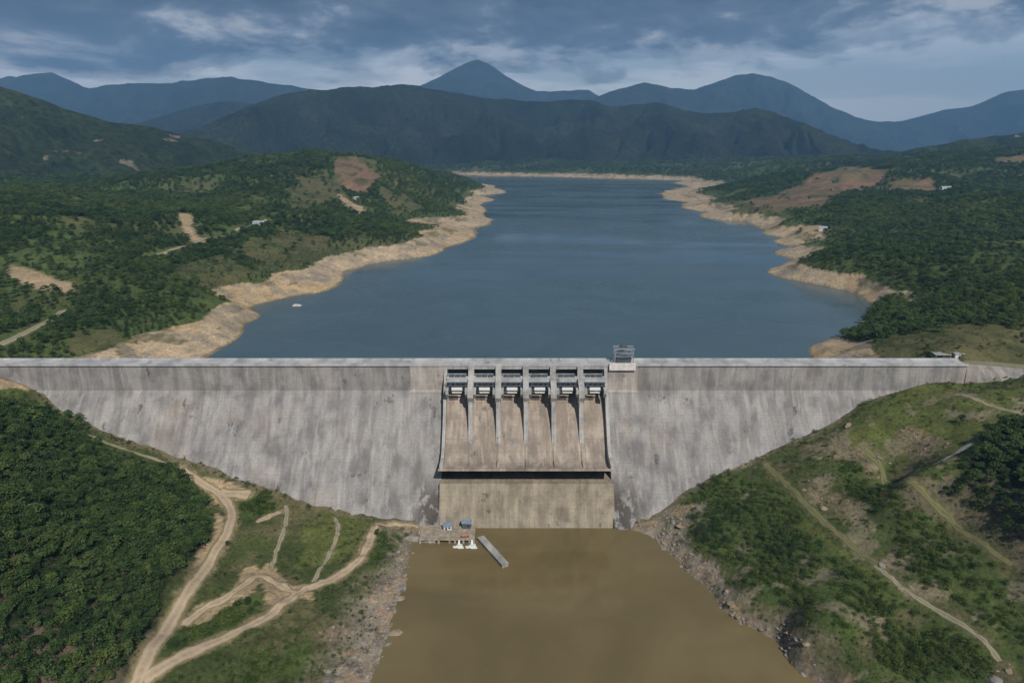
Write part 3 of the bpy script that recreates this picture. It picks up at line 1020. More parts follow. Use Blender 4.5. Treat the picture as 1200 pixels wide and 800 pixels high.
road('hillside_road', [(228, 285), (255, 278), (280, 270), (300, 264), (312, 258)], 6.0, M_TRACKP, 0.9, seed=17, behind=True)


# bare, trampled verges: the soil of the road runs out raggedly into the grass
nv = (MY < 4) & (MY > -330) & (np.abs(MX) < 330)
vx, vy = MX[nv], MY[nv]
dd = np.full(vx.shape, 99.0)
for rn, (C, wd) in ROADS.items():
    soft = 0.0 if rn.startswith('dirt_road') else 1.2
    for i in range(0, len(C), 3):
        dd = np.minimum(dd, np.hypot(vx - C[i, 0], vy - C[i, 1]) - wd / 2 + soft)
wv = (1 - sstep(dd + 1.6 * fbm(vx, vy, 5, 3, 251), -0.6, 1.9)) * 0.8
cc = col[nv]
col[nv] = cc * (1 - wv[:, None]) + np.array((0.30, 0.235, 0.145)) * wv[:, None]
ca.data.foreach_set('color', np.concatenate([col.reshape(-1, 3), np.ones((ny * nx, 1))], 1).astype(np.float32).ravel())

# ------------------------------------------------------------------ mountains behind the lake
def mountain(prof, L, width, mat, seed, rough=1.0, spur=260.0):
    """a range whose skyline runs through prof (survey pixels) at distance L; both flanks are built"""
    pts = np.array([at_y(px, py, CAM[1] + L + 0.12 * L * math.sin(px * 0.006 + seed)) for px, py in prof])
    d = np.concatenate([[0], np.cumsum(np.linalg.norm(np.diff(pts[:, :2], axis=0), axis=1))])
    ns = int(min(420, max(120, d[-1] / (L / 420))))
    s = np.linspace(0, d[-1], ns)
    # rounded interpolation of the skyline
    R = np.stack([np.interp(s, d, pts[:, k]) for k in range(3)], 1)
    ker = np.hanning(7)
    ker /= ker.sum()
    for k in range(3):
        pad = np.pad(R[:, k], 3, mode='edge')
        R[:, k] = np.convolve(pad, ker, 'valid')
    nt = 110
    t = np.sign(np.linspace(-1, 1, nt)) * np.abs(np.linspace(-1, 1, nt)) ** 1.15
    T, Sg = np.meshgrid(t, s)
    base = -60.0
    Hh = R[:, 2][:, None] - base
    off = T * width
    X = R[:, 0][:, None] + 0 * T + 0.10 * width * fbm(T * 3 + seed, Sg / spur, 1.0, 2, seed + 3) * np.abs(T)
    Y = R[:, 1][:, None] + off
    a = np.abs(T)
    wS = Sg + 0.5 * spur * fbm(T * 3.0, Sg / spur, 1.0, 3, seed + 1)
    r1 = 1 - np.abs(fbm(wS, T * width * 0.30, spur, 2, seed + 7)) * 1.3
    r2 = 1 - np.abs(fbm(wS + 0.3 * spur * r1, T * width * 0.5, spur * 0.42, 3, seed + 17)) * 1.2
    ridg = 0.68 * r1 + 0.32 * r2
    env = np.sin(np.clip(a, 0, 1) * math.pi) ** 0.75
    prof_ = 1 - a ** 1.12 + 0.42 * rough * env * (ridg - 0.72)
    Z = base + Hh * np.clip(prof_, 0, 1.2)
    Z = Z + rough * (L / 330) * fbm(X, Y, L / 55, 4, seed + 9) * (0.42 + a)
    Vv = np.stack([X, Y, Z], -1).reshape(-1, 3)
    ii = np.arange(ns * nt).reshape(ns, nt)
    Fq = np.stack([ii[:-1, :-1].ravel(), ii[1:, :-1].ravel(), ii[1:, 1:].ravel(), ii[:-1, 1:].ravel()], 1)
    me = mesh_np('mountain', Vv, Fq)
    smooth(me)
    return tag(link('mountain', me, mat), kind='structure')


MM_NEAR = mountain_mat('mountain_forest', (0.018, 0.032, 0.013), (0.054, 0.072, 0.027), 4.0)
MM_MID = mountain_mat('mountain_forest_far', (0.007, 0.012, 0.006), (0.030, 0.040, 0.017), 0.0)
MM_FAR = mountain_mat('mountain_forest_farthest', (0.010, 0.016, 0.010), (0.034, 0.040, 0.026), 0.0)
# shaded hill on the left
mountain([(-330, 62), (-200, 66), (-100, 78), (-40, 90), (0, 101), (35, 112), (62, 122), (100, 134), (130, 142), (165, 146), (200, 155), (245, 164), (290, 177), (330, 186), (380, 196), (430, 205)], 2700, 1000, MM_NEAR, 11, 0.7, 230)
# the broad range over the far shore
mountain([(120, 190), (180, 172), (230, 151), (270, 134), (300, 121), (330, 110), (365, 104), (395, 103), (430, 100), (470, 98), (505, 103), (540, 110), (580, 115), (625, 118), (660, 116), (690, 117), (715, 125), (745, 122), (770, 120), (800, 128), (830, 132), (860, 130), (885, 126), (905, 130), (930, 141), (960, 153), (990, 166), (1020, 178), (1070, 192), (1120, 202)],
         4900, 1250, MM_MID, 23, 1.0, 300)
# low shoulder on the right
mountain([(930, 205), (980, 193), (1030, 182), (1060, 176), (1090, 170), (1130, 164), (1165, 159), (1200, 155), (1280, 148), (1400, 140), (1550, 140)], 3000, 900, MM_NEAR, 37, 0.8, 220)
# hazy ranges
mountain([(60, 175), (120, 160), (160, 146), (205, 132), (245, 121), (275, 119), (300, 123), (340, 135), (390, 150), (450, 170)], 7600, 1300, MM_FAR, 41, 0.8, 480)
mountain([(-140, 100), (-80, 92), (0, 91), (30, 88), (60, 84), (82, 94), (105, 104), (130, 99), (160, 97), (200, 97), (235, 92), (260, 89), (290, 92), (315, 97), (350, 101), (400, 110), (460, 120)], 11500, 1900, MM_FAR, 53, 0.7, 700)
mountain([(440, 130), (480, 106), (505, 94), (530, 82), (545, 74), (560, 69), (575, 76), (592, 88), (612, 100), (632, 107), (655, 106), (690, 104), (700, 112), (730, 122), (780, 140)], 10800, 1800, MM_FAR, 61, 0.7, 650)
mountain([(640, 140), (680, 122), (705, 111), (735, 101), (755, 97), (790, 103), (812, 105), (835, 98), (860, 88), (880, 85), (900, 89), (925, 97), (950, 111), (975, 126), (1000, 137), (1030, 143), (1055, 143), (1085, 134), (1110, 128), (1140, 124), (1160, 116), (1180, 107), (1205, 104), (1260, 92), (1350, 100)], 10000, 1800, MM_FAR, 71, 0.7, 600)

# ------------------------------------------------------------------ haze
hz = MB().box(-11000, 11000, -2400, 14600, -130, 1900).build('haze', None)
hm = bpy.data.materials.new('haze')
hm.use_nodes = True
hn, hl = hm.node_tree.nodes, hm.node_tree.links
hn.clear()
pv = N(hn, 'ShaderNodeVolumePrincipled')
pv.inputs['Color'].default_value = (0.28, 0.58, 1.0, 1)
pv.inputs['Density'].default_value = 0.000082
pv.inputs['Anisotropy'].default_value = 0.1
ho = N(hn, 'ShaderNodeOutputMaterial')
hl.new(pv.outputs[0], ho.inputs['Volume'])
hz.data.materials.append(hm)
tag(hz, kind='stuff')

#@@PART2
# ------------------------------------------------------------------ the dam
DX0, DX1 = -430.0, 283.0          # ends of the crest
SX0, SX1 = -42.2, 59.2            # spillway opening
dam = thing('dam', 'long weathered grey concrete gravity dam with six gated spillway bays', 'dam')
wall_prof = [(9.4, CREST - 0.5), (0.0, CREST - 0.5), (0.0, -18.0), (-65.6, -100.0), (9.4, -100.0)]
MB().prism(wall_prof, DX0, SX0).build('dam_wall', M_WALL, dam)
MB().prism(wall_prof, SX1, DX1).build('dam_wall', M_WALL, dam)
MB().box(DX0, DX1, -0.9, 10.2, CREST - 0.5, CREST - 0.02).build('crest_road', M_PALE, dam)
for ya, yb in ((-0.95, -0.55), (9.85, 10.25)):
    p = MB().box(DX0, SX0, ya, yb, CREST - 0.75, 0.05).box(SX0 + 0.02, SX1 - 0.02, ya, yb, CREST - 0.75, 0.05).box(SX1, DX1, ya, yb, CREST - 0.75, 0.05)
    p.build('parapet', M_PALE, dam)
# abutment blocks either side of the gates
MB().prism([(-0.42, CREST - 0.8), (-0.42, -17.6), (-1.2, -18.9), (0.3, -18.9), (0.3, CREST - 0.8)], -63.5, SX0).build('abutment_block', M_BLOCK, dam)
MB().prism([(-0.42, CREST - 0.8), (-0.42, -17.6), (-1.2, -18.9), (0.3, -18.9), (0.3, CREST - 0.8)], SX1, 78.5).build('abutment_block', M_BLOCK, dam)
# ogee chute with flip bucket
ogee = [(9.4, -100), (9.4, -26), (7.6, -22.4), (5, -20.5), (2.5, -19.6), (0, -19.9), (-3, -21.2), (-6, -23.7), (-9, -27.2), (-12, -31), (-26, -48.5), (-28.6, -50.7), (-31.5, -51.9), (-34.5, -52.1), (-38.0, -51.9),
        (-41, -51.3), (-43.6, -50.5), (-43.8, -51.7), (-38.8, -53.2), (-20, -60), (0, -100)]
MB().prism(ogee, SX0, SX1).build('spillway_chute', M_CHUTE, dam)
MB().prism([(-40.2, -61.6), (-51.2, TAIL), (-56, -97), (0, -97), (-20.5, -62.6)], SX0 - 0.4, SX1 + 0.8).build('spillway_toe', M_LOWER, dam)
MB().prism([(-43.7, -50.6), (-43.7, -51.7), (-38.9, -53.2), (-36, -53.2), (-36, -52.2)], SX0 - 0.8, SX0 - 0.02).build('bucket_end', M_LOWER, dam)
PITCHX = (SX1 - SX0) / 6
# training walls down both edges of the chute
tw = [(-0.5, CREST - 0.8), (-1.2, -6), (-9, -17), (-16, -29), (-28, -44.5), (-34, -47.8), (-43.5, -48.6), (-43.5, -51.2), (-34, -53), (-24, -50), (-8, -30), (6, -25), (6, CREST - 0.8)]
MB().prism(tw, SX0 + 0.05, SX0 + 1.9).build('training_wall', M_PIER, dam)
MB().prism(tw, SX1 - 1.9, SX1 - 0.05).build('training_wall', M_PIER, dam)
PIERS = [SX0 + PITCHX * k for k in range(1, 6)]
for x in PIERS:
    m = MB()
    m.prism([(9.2, CREST - 0.6), (-2.6, CREST - 0.6), (-3.2, -7.6), (-13.4, -11.0), (-15.6, -12.6), (-16.0, -17.2), (-13.2, -22.0), (-4, -24.5), (9.2, -28)], x - 1.75, x + 1.75)
    m.prism([(-11.0, -17.3), (-13.6, -17.3), (-15.8, -28.0), (-19.0, -37.0), (-22.8, -43.8), (-22.5, -47.5), (-8, -30), (-7, -21.5)], x - 1.3, x + 1.3)
    m.build('pier', M_PIER, dam)
    MB().prism([(-18.5, -38.2), (-26, -47.5), (-30.2, -50.7), (-40, -51.2), (-40, -53), (-26, -50), (-18.5, -41)], x - 0.5, x + 0.5).build('chute_divider', M_CHUTE, dam)
# gates, hoist girders and walkways, bay by bay
for k in range(6):
    xl = SX0 + PITCHX * k + (1.75 if k else 1.9)
    xr = SX0 + PITCHX * (k + 1) - (1.75 if k < 5 else 1.9)
    xm = (xl + xr) / 2
    g = MB()                                    # curved skin plate, centre of curvature at the trunnions
    cy, cz, R = -13.0, -14.2, 15.6
    prof = []
    for i in range(13):
        a = math.radians(-20.5 + i * 3.95)
        prof.append((cy + R * math.cos(a), cz + R * math.sin(a)))
    prof += [(y - 0.35 * (y - cy) / R, z - 0.35 * (z - cz) / R) for y, z in reversed(prof)]
    g.prism(prof, xl + 0.06, xr - 0.06)
    gate = g.build('radial_gate', M_GATE, dam)
    rb = MB()
    for i in range(5):
        a = math.radians(-16 + i * 9.5)
        y, z = cy + (R - 0.75) * math.cos(a), cz + (R - 0.75) * math.sin(a)
        rb.box(xl + 0.1, xr - 0.1, y - 0.35, y + 0.35, z - 0.3, z + 0.3)
    for q in range(6):
        xx = xl + 0.6 + (xr - xl - 1.2) * q / 5
        for i in range(4):
            a0, a1 = math.radians(-16 + i * 9.5), math.radians(-16 + (i + 1) * 9.5)
            rb.beam((xx, cy + (R - 0.6) * math.cos(a0), cz + (R - 0.6) * math.sin(a0)), (xx, cy + (R - 0.6) * math.cos(a1), cz + (R - 0.6) * math.sin(a1)), 0.25, 0.5)
    rb.build('stiffener', M_STEEL, gate)
    for sx, xe in ((-1, xl), (1, xr)):
        am = MB()
        xt = xe - sx * 1.1
        for a in (-14, 12):
            am.beam((xt - sx * 0.2, cy, cz), (xe - sx * 2.2, cy + (R - 0.7) * math.cos(math.radians(a)), cz + (R - 0.7) * math.sin(math.radians(a))), 0.65, 0.9)
        am.beam((xt - sx * 0.6, cy + 6.5, cz - 1.4), (xt - sx * 0.6, cy + 6.5, cz + 1.5), 0.35)
        am.build('gate_arm', M_STEEL, gate)
        cb = MB().prism([(-10.6, -12.2), (-15.2, -12.6), (-15.2, -15.2), (-12.6, -18.2), (-10.6, -17.6)], min(xe, xe - sx * 1.6) + (0.003 if sx < 0 else 0), max(xe, xe - sx * 1.6) - (0 if sx < 0 else 0.003))
        cb.build('trunnion_bracket', M_PIER, dam)
    # road bridge girders
    gd = MB()
    for i, y in enumerate((-0.2, 3.0, 6.2, 9.0)):
        gd.box(xl, xr, y - 0.28, y + 0.28, CREST - 2.5, CREST - 0.8)
        gd.box(xl, xr, y - 0.5, y + 0.5, CREST - 2.75, CREST - 2.5)
    gd.build('bridge_girder', M_PIER, dam)
    bw = MB().box(xl, xr, 7.4, 8.2, -10.5, CREST - 0.8)
    for i in range(3):
        bw.box(xl, xr, 7.1, 7.39, -5.4 - 1.6 * i, -5.0 - 1.6 * i)
    bw.build('breast_wall', M_BREAST, dam)
    # hoist platform below the bridge: pale slab on two beams
    hp = MB().box(xl, xr, -4.9, -1.4, -8.6, -7.9).box(xl, xr, -4.7, -4.2, -11.2, -8.62).box(xl, xr, -2.0, -1.6, -11.2, -8.62)
    hp.build('hoist_beam', M_PALE, dam)
    hh = MB()
    for xx in (xm - 3.6, xm, xm + 3.6):
        hh.box(xx - 1.3, xx + 1.3, -4.5, -2.6, -7.88, -6.5, 0.12)
        hh.tube((xx - 1.6, -3.4, -7.2), (xx + 1.6, -3.4, -7.2), 0.42)
    hh.build('hoist', M_STEEL, dam)
    # trunnion walkway truss with its railings
    tr = MB()
    for zz, yy in ((-11.9, -9.2), (-9.9, -9.2), (-11.9, -7.8), (-9.9, -7.8)):
        tr.beam((xl + 0.05, yy, zz), (xr - 0.05, yy, zz), 0.28)
    nn = 8
    for i in range(nn):
        xa = xl + 0.3 + (xr - xl - 0.6) * i / nn
        xb = xl + 0.3 + (xr - xl - 0.6) * (i + 1) / nn
        for yy in (-9.2, -7.8):
            tr.beam((xa, yy, -11.9), (xb, yy, -9.9) if i % 2 == 0 else (xb, yy, -11.9), 0.16)
            tr.beam((xa, yy, -9.9 if i % 2 else -11.9), (xb, yy, -11.9 if i % 2 else -9.9), 0.16)
    tr.box(xl + 0.1, xr - 0.1, -9.05, -7.95, -11.75, -11.6)
    tr.build('walkway_truss', M_STEEL, dam)
    # pale cross beam and sill bar joining the arms
    cbm = MB().box(xm - 3.3, xm + 3.3, -11.6, -10.4, -14.0, -12.2, 0.1)
    cb_o = cbm.build('cross_beam', M_WHITE, gate)
    MB().box(xm - 3.0, xm + 3.0, -11.7, -10.9, -15.6, -15.0, 0.08).build('cross_beam', M_WHITE, gate)
    MB().box(xl + 1.7, xr - 1.7, -10.3, -9.6, -14.7, -14.1).build('tie_beam', M_DSTEEL, gate)
# pale balcony block above the right abutment
MB().box(60.2, 76.6, -2.3, -0.97, -4.2, 0.4, 0.12).build('balcony', simple_mat('white_concrete', (0.62, 0.58, 0.56), 0.85, 0, 0.18, 0.4), dam)

# gantry frame standing on the crest
ga = thing('gantry_crane', 'grey steel portal gantry standing on the dam crest beside the gates', 'gantry crane', (69.8, 4.6, CREST))
for sx in (-1, 1):
    for sy in (-1, 1):
        MB().beam((sx * 5.8, sy * 3.0, 0.0), (sx * 5.5, sy * 3.0, 9.2), 0.55).build('leg', M_GALV, ga)
    MB().beam((sx * 5.6, -3.0, 4.6), (sx * 5.6, 3.0, 4.6), 0.4).build('side_beam', M_GALV, ga)
for sy in (-1, 1):
    MB().beam((-6.4, sy * 3.0, 9.6), (6.4, sy * 3.0, 9.6), 0.7, 0.9).build('top_girder', M_GALV, ga)
    MB().beam((-5.5, sy * 3.0, 7.0), (5.5, sy * 3.0, 7.0), 0.35, 0.5).build('cross_beam', M_GALV, ga)
    br = MB().beam((-5.5, sy * 3.0, 4.6), (0, sy * 3.0, 6.8), 0.22).beam((5.5, sy * 3.0, 4.6), (0, sy * 3.0, 6.8), 0.22).beam((-5.5, sy * 3.0, 4.6), (5.5, sy * 3.0, 4.6), 0.3)
    br.build('brace', M_GALV, ga)
ho_ = MB().box(-2.2, 2.2, -2.6, 2.6, 9.9, 10.4).box(-1.4, 1.4, -1.2, 1.2, 10.42, 11.1, 0.15)
ho_.build('trolley', M_STEEL, ga)
st = MB().box(-4.6, 4.6, -1.2, 1.2, 0.0, 3.9)
for i in range(9):
    st.box(-4.5 + i * 1.05, -4.2 + i * 1.05, -1.42, -1.22, 0.1, 3.9)
st.build('stoplog_stack', M_STEEL, ga)

# small building at the right end of the crest
M_OFFW = simple_mat('stained_whitewash', (0.52, 0.51, 0.48), 0.8, 0, 0.3, 0.8)
hut = thing('gatehouse', 'small white gatehouse at the right end of the dam crest', 'gatehouse', (284.5, 13.2, CREST))
w_ = MB().box(-2.7, 2.7, -2.4, 2.4, -1.0, 3.6).build('wall', M_OFFW, hut)
MB().box(-3.2, 3.2, -3.0, 3.0, 3.62, 3.9).build('roof', M_PALE, hut)
MB().box(-0.5, 0.6, -2.47, -2.38, 0.1, 2.3).build('door', M_DARK, hut)
wi = MB().box(1.2, 2.2, -2.47, -2.38, 1.2, 2.4).build('window', M_GLASS, hut)
sh = thing('open_shed', 'low open shed with pale sheet roof beside the white gatehouse', 'shed', (275.5, 14.6, CREST))
MB().prism([(-2.8, 2.3), (2.8, 2.9), (2.8, 3.05), (-2.8, 2.45)], -5.4, 4.8).build('roof', M_BREAST, sh)
for sx in (-5, 0, 4.4):
    for sy in (-2.4, 2.4):
        MB().beam((sx, sy, -1.0), (sx, sy, 2.35 if sy < 0 else 2.86), 0.25).build('post', M_GALV, sh)
MB().box(-5.2, -3.0, 1.6, 2.6, -1.0, 1.6).build('back_wall', M_PALE, sh)

# rough retaining wall carrying on beyond the dam
rw = MB()
prof_pts = []
for i in range(26):
    t = i / 25
    x = DX1 + 0.05 + 64 * t
    y = -0.05 - 15 * t * t - 5 * t
    e = min(1.0, 0.12 + 3 * t)
    top = CREST + 0.3 - 2.6 * t
    jit = [0.35 * math.sin(i * 1.7) + 0.25 * math.sin(i * 4.1), 0.4 * math.sin(i * 2.3 + 1), 0.5 * math.sin(i * 1.1 + 2)]
    prof_pts.append([(x, y + 6, top), (x, y, top), (x, y - e * (1.4 - jit[0]), top - 2.6), (x, y - e * (3.6 - jit[1]), top - 7), (x, y - e * (6.0 - jit[2]), top - 13), (x, y + 6, top - 13)])
ring = [[rw.bm.verts.new(p) for p in pr] for pr in prof_pts]
for a, b in zip(ring, ring[1:]):
    for i in range(6):
        j = (i + 1) % 6
        rw.bm.faces.new((a[i], a[j], b[j], b[i]))
rw.bm.faces.new(ring[0])
rw.bm.faces.new(ring[-1])
tag(rw.build('retaining_wall', concrete('sprayed_concrete', (0.33, 0.305, 0.285), (0.17, 0.15, 0.135), (0.35, 0.29, 0.25), streak=0.8)), 'rough sprayed concrete retaining wall beyond the right end of the dam', 'wall')
ap = [(p[1][0], p[1][1], p[1][2] + 0.06) for p in prof_pts]
bp = [(p[1][0] + 3, p[1][1] + 9.5, p[1][2] + 0.06) for p in prof_pts]
me = bpy.data.meshes.new('access_road')
me.from_pydata(ap + bp, [], [(i, i + 1, 26 + i + 1, 26 + i) for i in range(25)])
tag(link('access_road', me, M_TRACKP), kind='structure')

# ------------------------------------------------------------------ outlet works at the left toe of the spillway
op = thing('outlet_platform', 'beige concrete outlet platform with dark openings at the foot of the spillway', 'platform', (-36.5, -60.0, TAIL))
MB().box(-15.5, 15.5, -7.5, 7.0, 1.9, 3.0, 0.08).build('deck', simple_mat('sandy_concrete', (0.31, 0.26, 0.195), 0.9, 0, 0.4, 0.5), op)
MB().box(-15.3, 15.3, 0.5, 7.0, -3.0, 1.88).build('back_wall', M_DARK, op)  # near-black colour paints in the shade inside the openings
for x in (-15, -9.5, -4.6, 1.5, 4.6, 9.3, 12.6, 15.0):
    MB().box(x - 0.5, x + 0.5, -7.3, 0.45, -3.0, 1.88).build('support', M_BLOCK, op)
rl = MB()
for i in range(9):
    rl.beam((-15 + i * 1.9, -7.2, 3.0), (-15 + i * 1.9, -7.2, 4.1), 0.08)
rl.beam((-15, -7.2, 4.1), (0.2, -7.2, 4.1), 0.08).beam((-15, -7.2, 3.55), (0.2, -7.2, 3.55), 0.06)
rl.build('railing', M_GALV, op)


def cabin(x, y, z, w, d, h, label, wallm, roofm, rz):
    t = thing('control_cabin', label, 'cabin', (x, y, z), rz)
    MB().box(-w / 2, w / 2, -d / 2, d / 2, 0, h).build('wall', wallm, t)
    MB().prism([(-d / 2 - 0.4, h + 0.02), (d / 2 + 0.4, h + 0.9), (d / 2 + 0.4, h + 1.1), (-d / 2 - 0.4, h + 0.22)], -w / 2 - 0.4, w / 2 + 0.4).build('roof', roofm, t)
    MB().box(-w * 0.32, -w * 0.08, -d / 2 - 0.06, -d / 2 + 0.02, 0.05, h * 0.8).build('door', M_STEEL, t)
    MB().box(w * 0.1, w * 0.35, -d / 2 - 0.06, -d / 2 + 0.02, h * 0.35, h * 0.75).build('window', M_GLASS, t)


cabin(-37.0, -57.0, TAIL + 3.0, 4.4, 3.2, 2.4, 'small white cabin with blue roof on the left half of the platform', M_OFFW, M_BLUE, 0.15)
cabin(-26.0, -55.5, TAIL + 3.0, 5.0, 3.0, 3.2, 'taller grey cabin under a blue sheet roof beside the spillway toe', M_STEEL, M_BLUE, -0.1)
pm = thing('pump_unit', 'rusty orange pump unit on the front edge of the outlet platform', 'pump', (-26.5, -65.4, TAIL + 3.0), 0.2)
MB().tube((-1.9, 0, 1.0), (1.5, 0, 1.0), 0.85, None, 14).build('motor', M_RUST, pm)
MB().tube((1.5, 0, 1.0), (2.6, 0, 1.0), 0.55, 0.5, 12).tube((2.2, 0, 1.0), (2.2, -1.5, 0.6), 0.3).build('impeller_housing', M_RUST, pm)
MB().box(-2.1, 2.4, -0.8, 0.8, 0, 0.3).build('base', M_STEEL, pm)

m, nd, lk, b = new_mat('white_water')
nz = noise(nd, lk, mapped(nd, lk, (2, 2, 0.5)), 1.5, 5)
lk.new(ramp(nd, lk, nz, [(0.3, (0.55, 0.57, 0.52)), (0.7, (0.85, 0.86, 0.82))]), b.inputs['Base Color'])
b.inputs['Roughness'].default_value = 0.6
M_JET = m


def jet(x, label, s):
    V_, F_ = [], []
    n = 12
    for i in range(11):
        t = i / 10
        y = -66.6 - 3.4 * t
        z = TAIL + 2.3 - 2.3 * t * t
        r = (0.42 + 0.55 * t * t) * s
        for k in range(n):
            a = 2 * math.pi * k / n
            q = 1 + 0.18 * math.sin(5 * a + 3 * t + s)
            V_.append((x + r * q * math.cos(a), y + 0.35 * r * math.sin(a), z + r * 0.8 * q * math.sin(a)))
        if i:
            for k in range(n):
                F_.append(((i - 1) * n + k, (i - 1) * n + (k + 1) % n, i * n + (k + 1) % n, i * n + k))
    b0 = len(V_)
    rings, seg = 5, 24
    for i in range(rings):
        for k in range(seg):
            a = 2 * math.pi * k / seg
            rr = (0.4 + 0.48 * i) * s * (1 + 0.22 * math.sin(3 * a + i) + 0.12 * math.sin(7 * a))
            V_.append((x + rr * 1.25 * math.cos(a), -70.3 + rr * 0.95 * math.sin(a), TAIL + max(0.01, 0.55 - 0.14 * i + 0.12 * math.sin(5 * a + i))))
            if i:
                F_.append((b0 + (i - 1) * seg + k, b0 + (i - 1) * seg + (k + 1) % seg, b0 + i * seg + (k + 1) % seg, b0 + i * seg + k))
    me_ = bpy.data.meshes.new('water_jet')
    me_.from_pydata(V_, [], F_)
    smooth(me_)
    tag(link('water_jet', me_, M_JET), label, 'water jet')


jet(-29.6, 'left white jet of water pouring from the outlet platform', 1.0)
jet(-22.4, 'white jet of water pouring out nearest the guide wall', 1.1)
# guide wall running out into the pool, and the low quay beside the bank
g0, g1 = at_z(563, 628, TAIL + 2.2), at_z(592, 660, TAIL + 2.2)
gw = thing('guide_wall', 'narrow concrete guide wall jutting diagonally out into the muddy pool', 'wall', (g0[0], g0[1], TAIL))
d_ = Vector((g1[0] - g0[0], g1[1] - g0[1], 0))
MB().beam((0, 0, -0.4), tuple(d_ + Vector((0, 0, -0.4))), 3.6, 4.4).build('body', M_BLOCK, gw)
MB().beam((0, 0, 2.0), tuple(d_ * 1.01 + Vector((0, 0, 2.0))), 4.0, 0.36).build('coping', M_PIER, gw)
q0, q1 = at_z(474, 629, TAIL + 1.6), at_z(512, 630, TAIL + 1.6)
tag(MB().beam((q0[0], q0[1], TAIL + 0.2), (q1[0] - 0.6, q1[1] - 1.5, TAIL + 0.2), 2.6, 3.0).build('quay_wall', M_BLOCK), 'low pale quay wall between the left bank and outlet platform', 'wall')
tag(MB().box(-53.5, SX0 - 0.6, -60.0, -52.0, TAIL - 2, TAIL + 2.1, 0.3).build('landing', simple_mat('sandy_landing', (0.38, 0.29, 0.19), 0.95, 0, 0.3, 0.5)), 'sandy concrete landing at the end of the lower dirt road', 'landing')


# ------------------------------------------------------------------ small houses on the hills
def house(px, py, w, d, h, label, wallm, roofm, rz=0.0, behind=True):
    p = hit(px, py, behind_dam=behind)
    t = thing('house', label, 'house', (p[0], p[1], ground(p[0], p[1]) - 0.8), rz)
    wl__ = MB().prism([(-d / 2, 0), (d / 2, 0), (d / 2, h), (0, h + d * 0.28), (-d / 2, h)], -w / 2, w / 2).build('wall', wallm, t)
    r = MB()
    r.prism([(-d / 2 - 0.6, h - 0.3), (0, h + d * 0.28 + 0.05), (0, h + d * 0.28 + 0.35), (-d / 2 - 0.6, h)], -w / 2 - 0.6, w / 2 + 0.6)
    r.prism([(d / 2 + 0.6, h - 0.3), (d / 2 + 0.6, h), (0.003, h + d * 0.28 + 0.35), (0.003, h + d * 0.28 + 0.05)], -w / 2 - 0.6, w / 2 + 0.6)
    r.build('roof', roofm, t)
    MB().box(-0.6, 0.6, -d / 2 - 0.08, -d / 2 + 0.05, 0.6, 3.0).build('door', M_DARK, t)
    for x in (-w * 0.3, w * 0.3):
        MB().box(x - 0.7, x + 0.7, -d / 2 - 0.08, -d / 2 + 0.05, 1.6, 3.0).build('window', M_GLASS, t)


house(301, 263, 11, 7, 4.2, 'small white house beside the hillside road above the left shore', M_WHITE, M_ROOFG, 0.2)
house(308, 262, 6, 5, 3.4, 'little grey roofed shed right of the white hillside house', M_PALE, M_ROOFG, 0.5)
house(964, 270, 13, 8, 5, 'pale house at the edge of the sand on the right shore', M_WHITE, M_ROOFG, -0.3)
house(417, 234, 12, 7, 5, 'white house under the bare reddish hilltop', M_WHITE, M_ROOFG, 0.9)
house(1108, 222, 22, 9, 5, 'long pale building by the red clearing on the right hill', M_WHITE, M_ROOFG, 0.1)

# ------------------------------------------------------------------ plants
LEAVES = [M_LEAF, leaf_mat('dark_leaves', (0.025, 0.053, 0.017), (0.047, 0.090, 0.027), (0.084, 0.134, 0.040)), leaf_mat('olive_leaves', (0.044, 0.080, 0.021), (0.084, 0.138, 0.037), (0.140, 0.190, 0.055))]
TONE = ['mid green', 'dark green', 'yellowish green', 'light green']
TONE_OF = [0, 1, 2, 0, 1, 2, 3, 3]


def crown_mesh(name, seed, nleaf, lobes, leaf, mat, flat=1.0, low=0.30):
    """many leaf faces over a handful of clumps; unit height 1, foot at 0"""
    r = np.random.default_rng(seed)
    C, Rr = [], []
    for i in range(lobes):
        a = r.uniform(0, 2 * math.pi)
        h = r.uniform(low + 0.08, 0.86)
        rad = 0.26 * (1 - abs((h - 0.52) / 0.6) ** 2) * math.sqrt(r.uniform(0.15, 1.0)) * flat
        C.append((rad * math.cos(a), rad * math.sin(a), h))
        Rr.append(r.uniform(0.13, 0.21))
    C.append((0, 0, 0.80))
    Rr.append(0.17)
    C, Rr = np.array(C), np.array(Rr)
    k = r.integers(0, len(C), nleaf)
    d = r.normal(size=(nleaf, 3))
    d /= np.linalg.norm(d, axis=1)[:, None]
    d[:, 2] = np.where(d[:, 2] < -0.45, -d[:, 2], d[:, 2])
    P = C[k] + d * (Rr[k] * r.uniform(0.55, 1.12, nleaf) ** 0.6)[:, None] * np.array([flat, flat, 0.85])
    nrm = d * 0.8 + r.normal(size=(nleaf, 3)) * 0.55 + np.array([0, 0, 0.35])
    nrm /= np.linalg.norm(nrm, axis=1)[:, None]
    t = np.cross(nrm, r.normal(size=(nleaf, 3)))
    t /= np.linalg.norm(t, axis=1)[:, None]
    b_ = np.cross(nrm, t)
    s = (leaf * r.uniform(0.6, 1.35, nleaf))[:, None]
    q = r.uniform(0.45, 0.8, nleaf)[:, None]
    V_ = np.stack([P - t * s, P - b_ * s * q + nrm * s * 0.12, P + t * s, P + b_ * s * q + nrm * s * 0.12], 1).reshape(-1, 3)
    me_ = mesh_np(name, V_, np.arange(len(V_)).reshape(-1, 4))
    me_.materials.append(mat)
    return me_


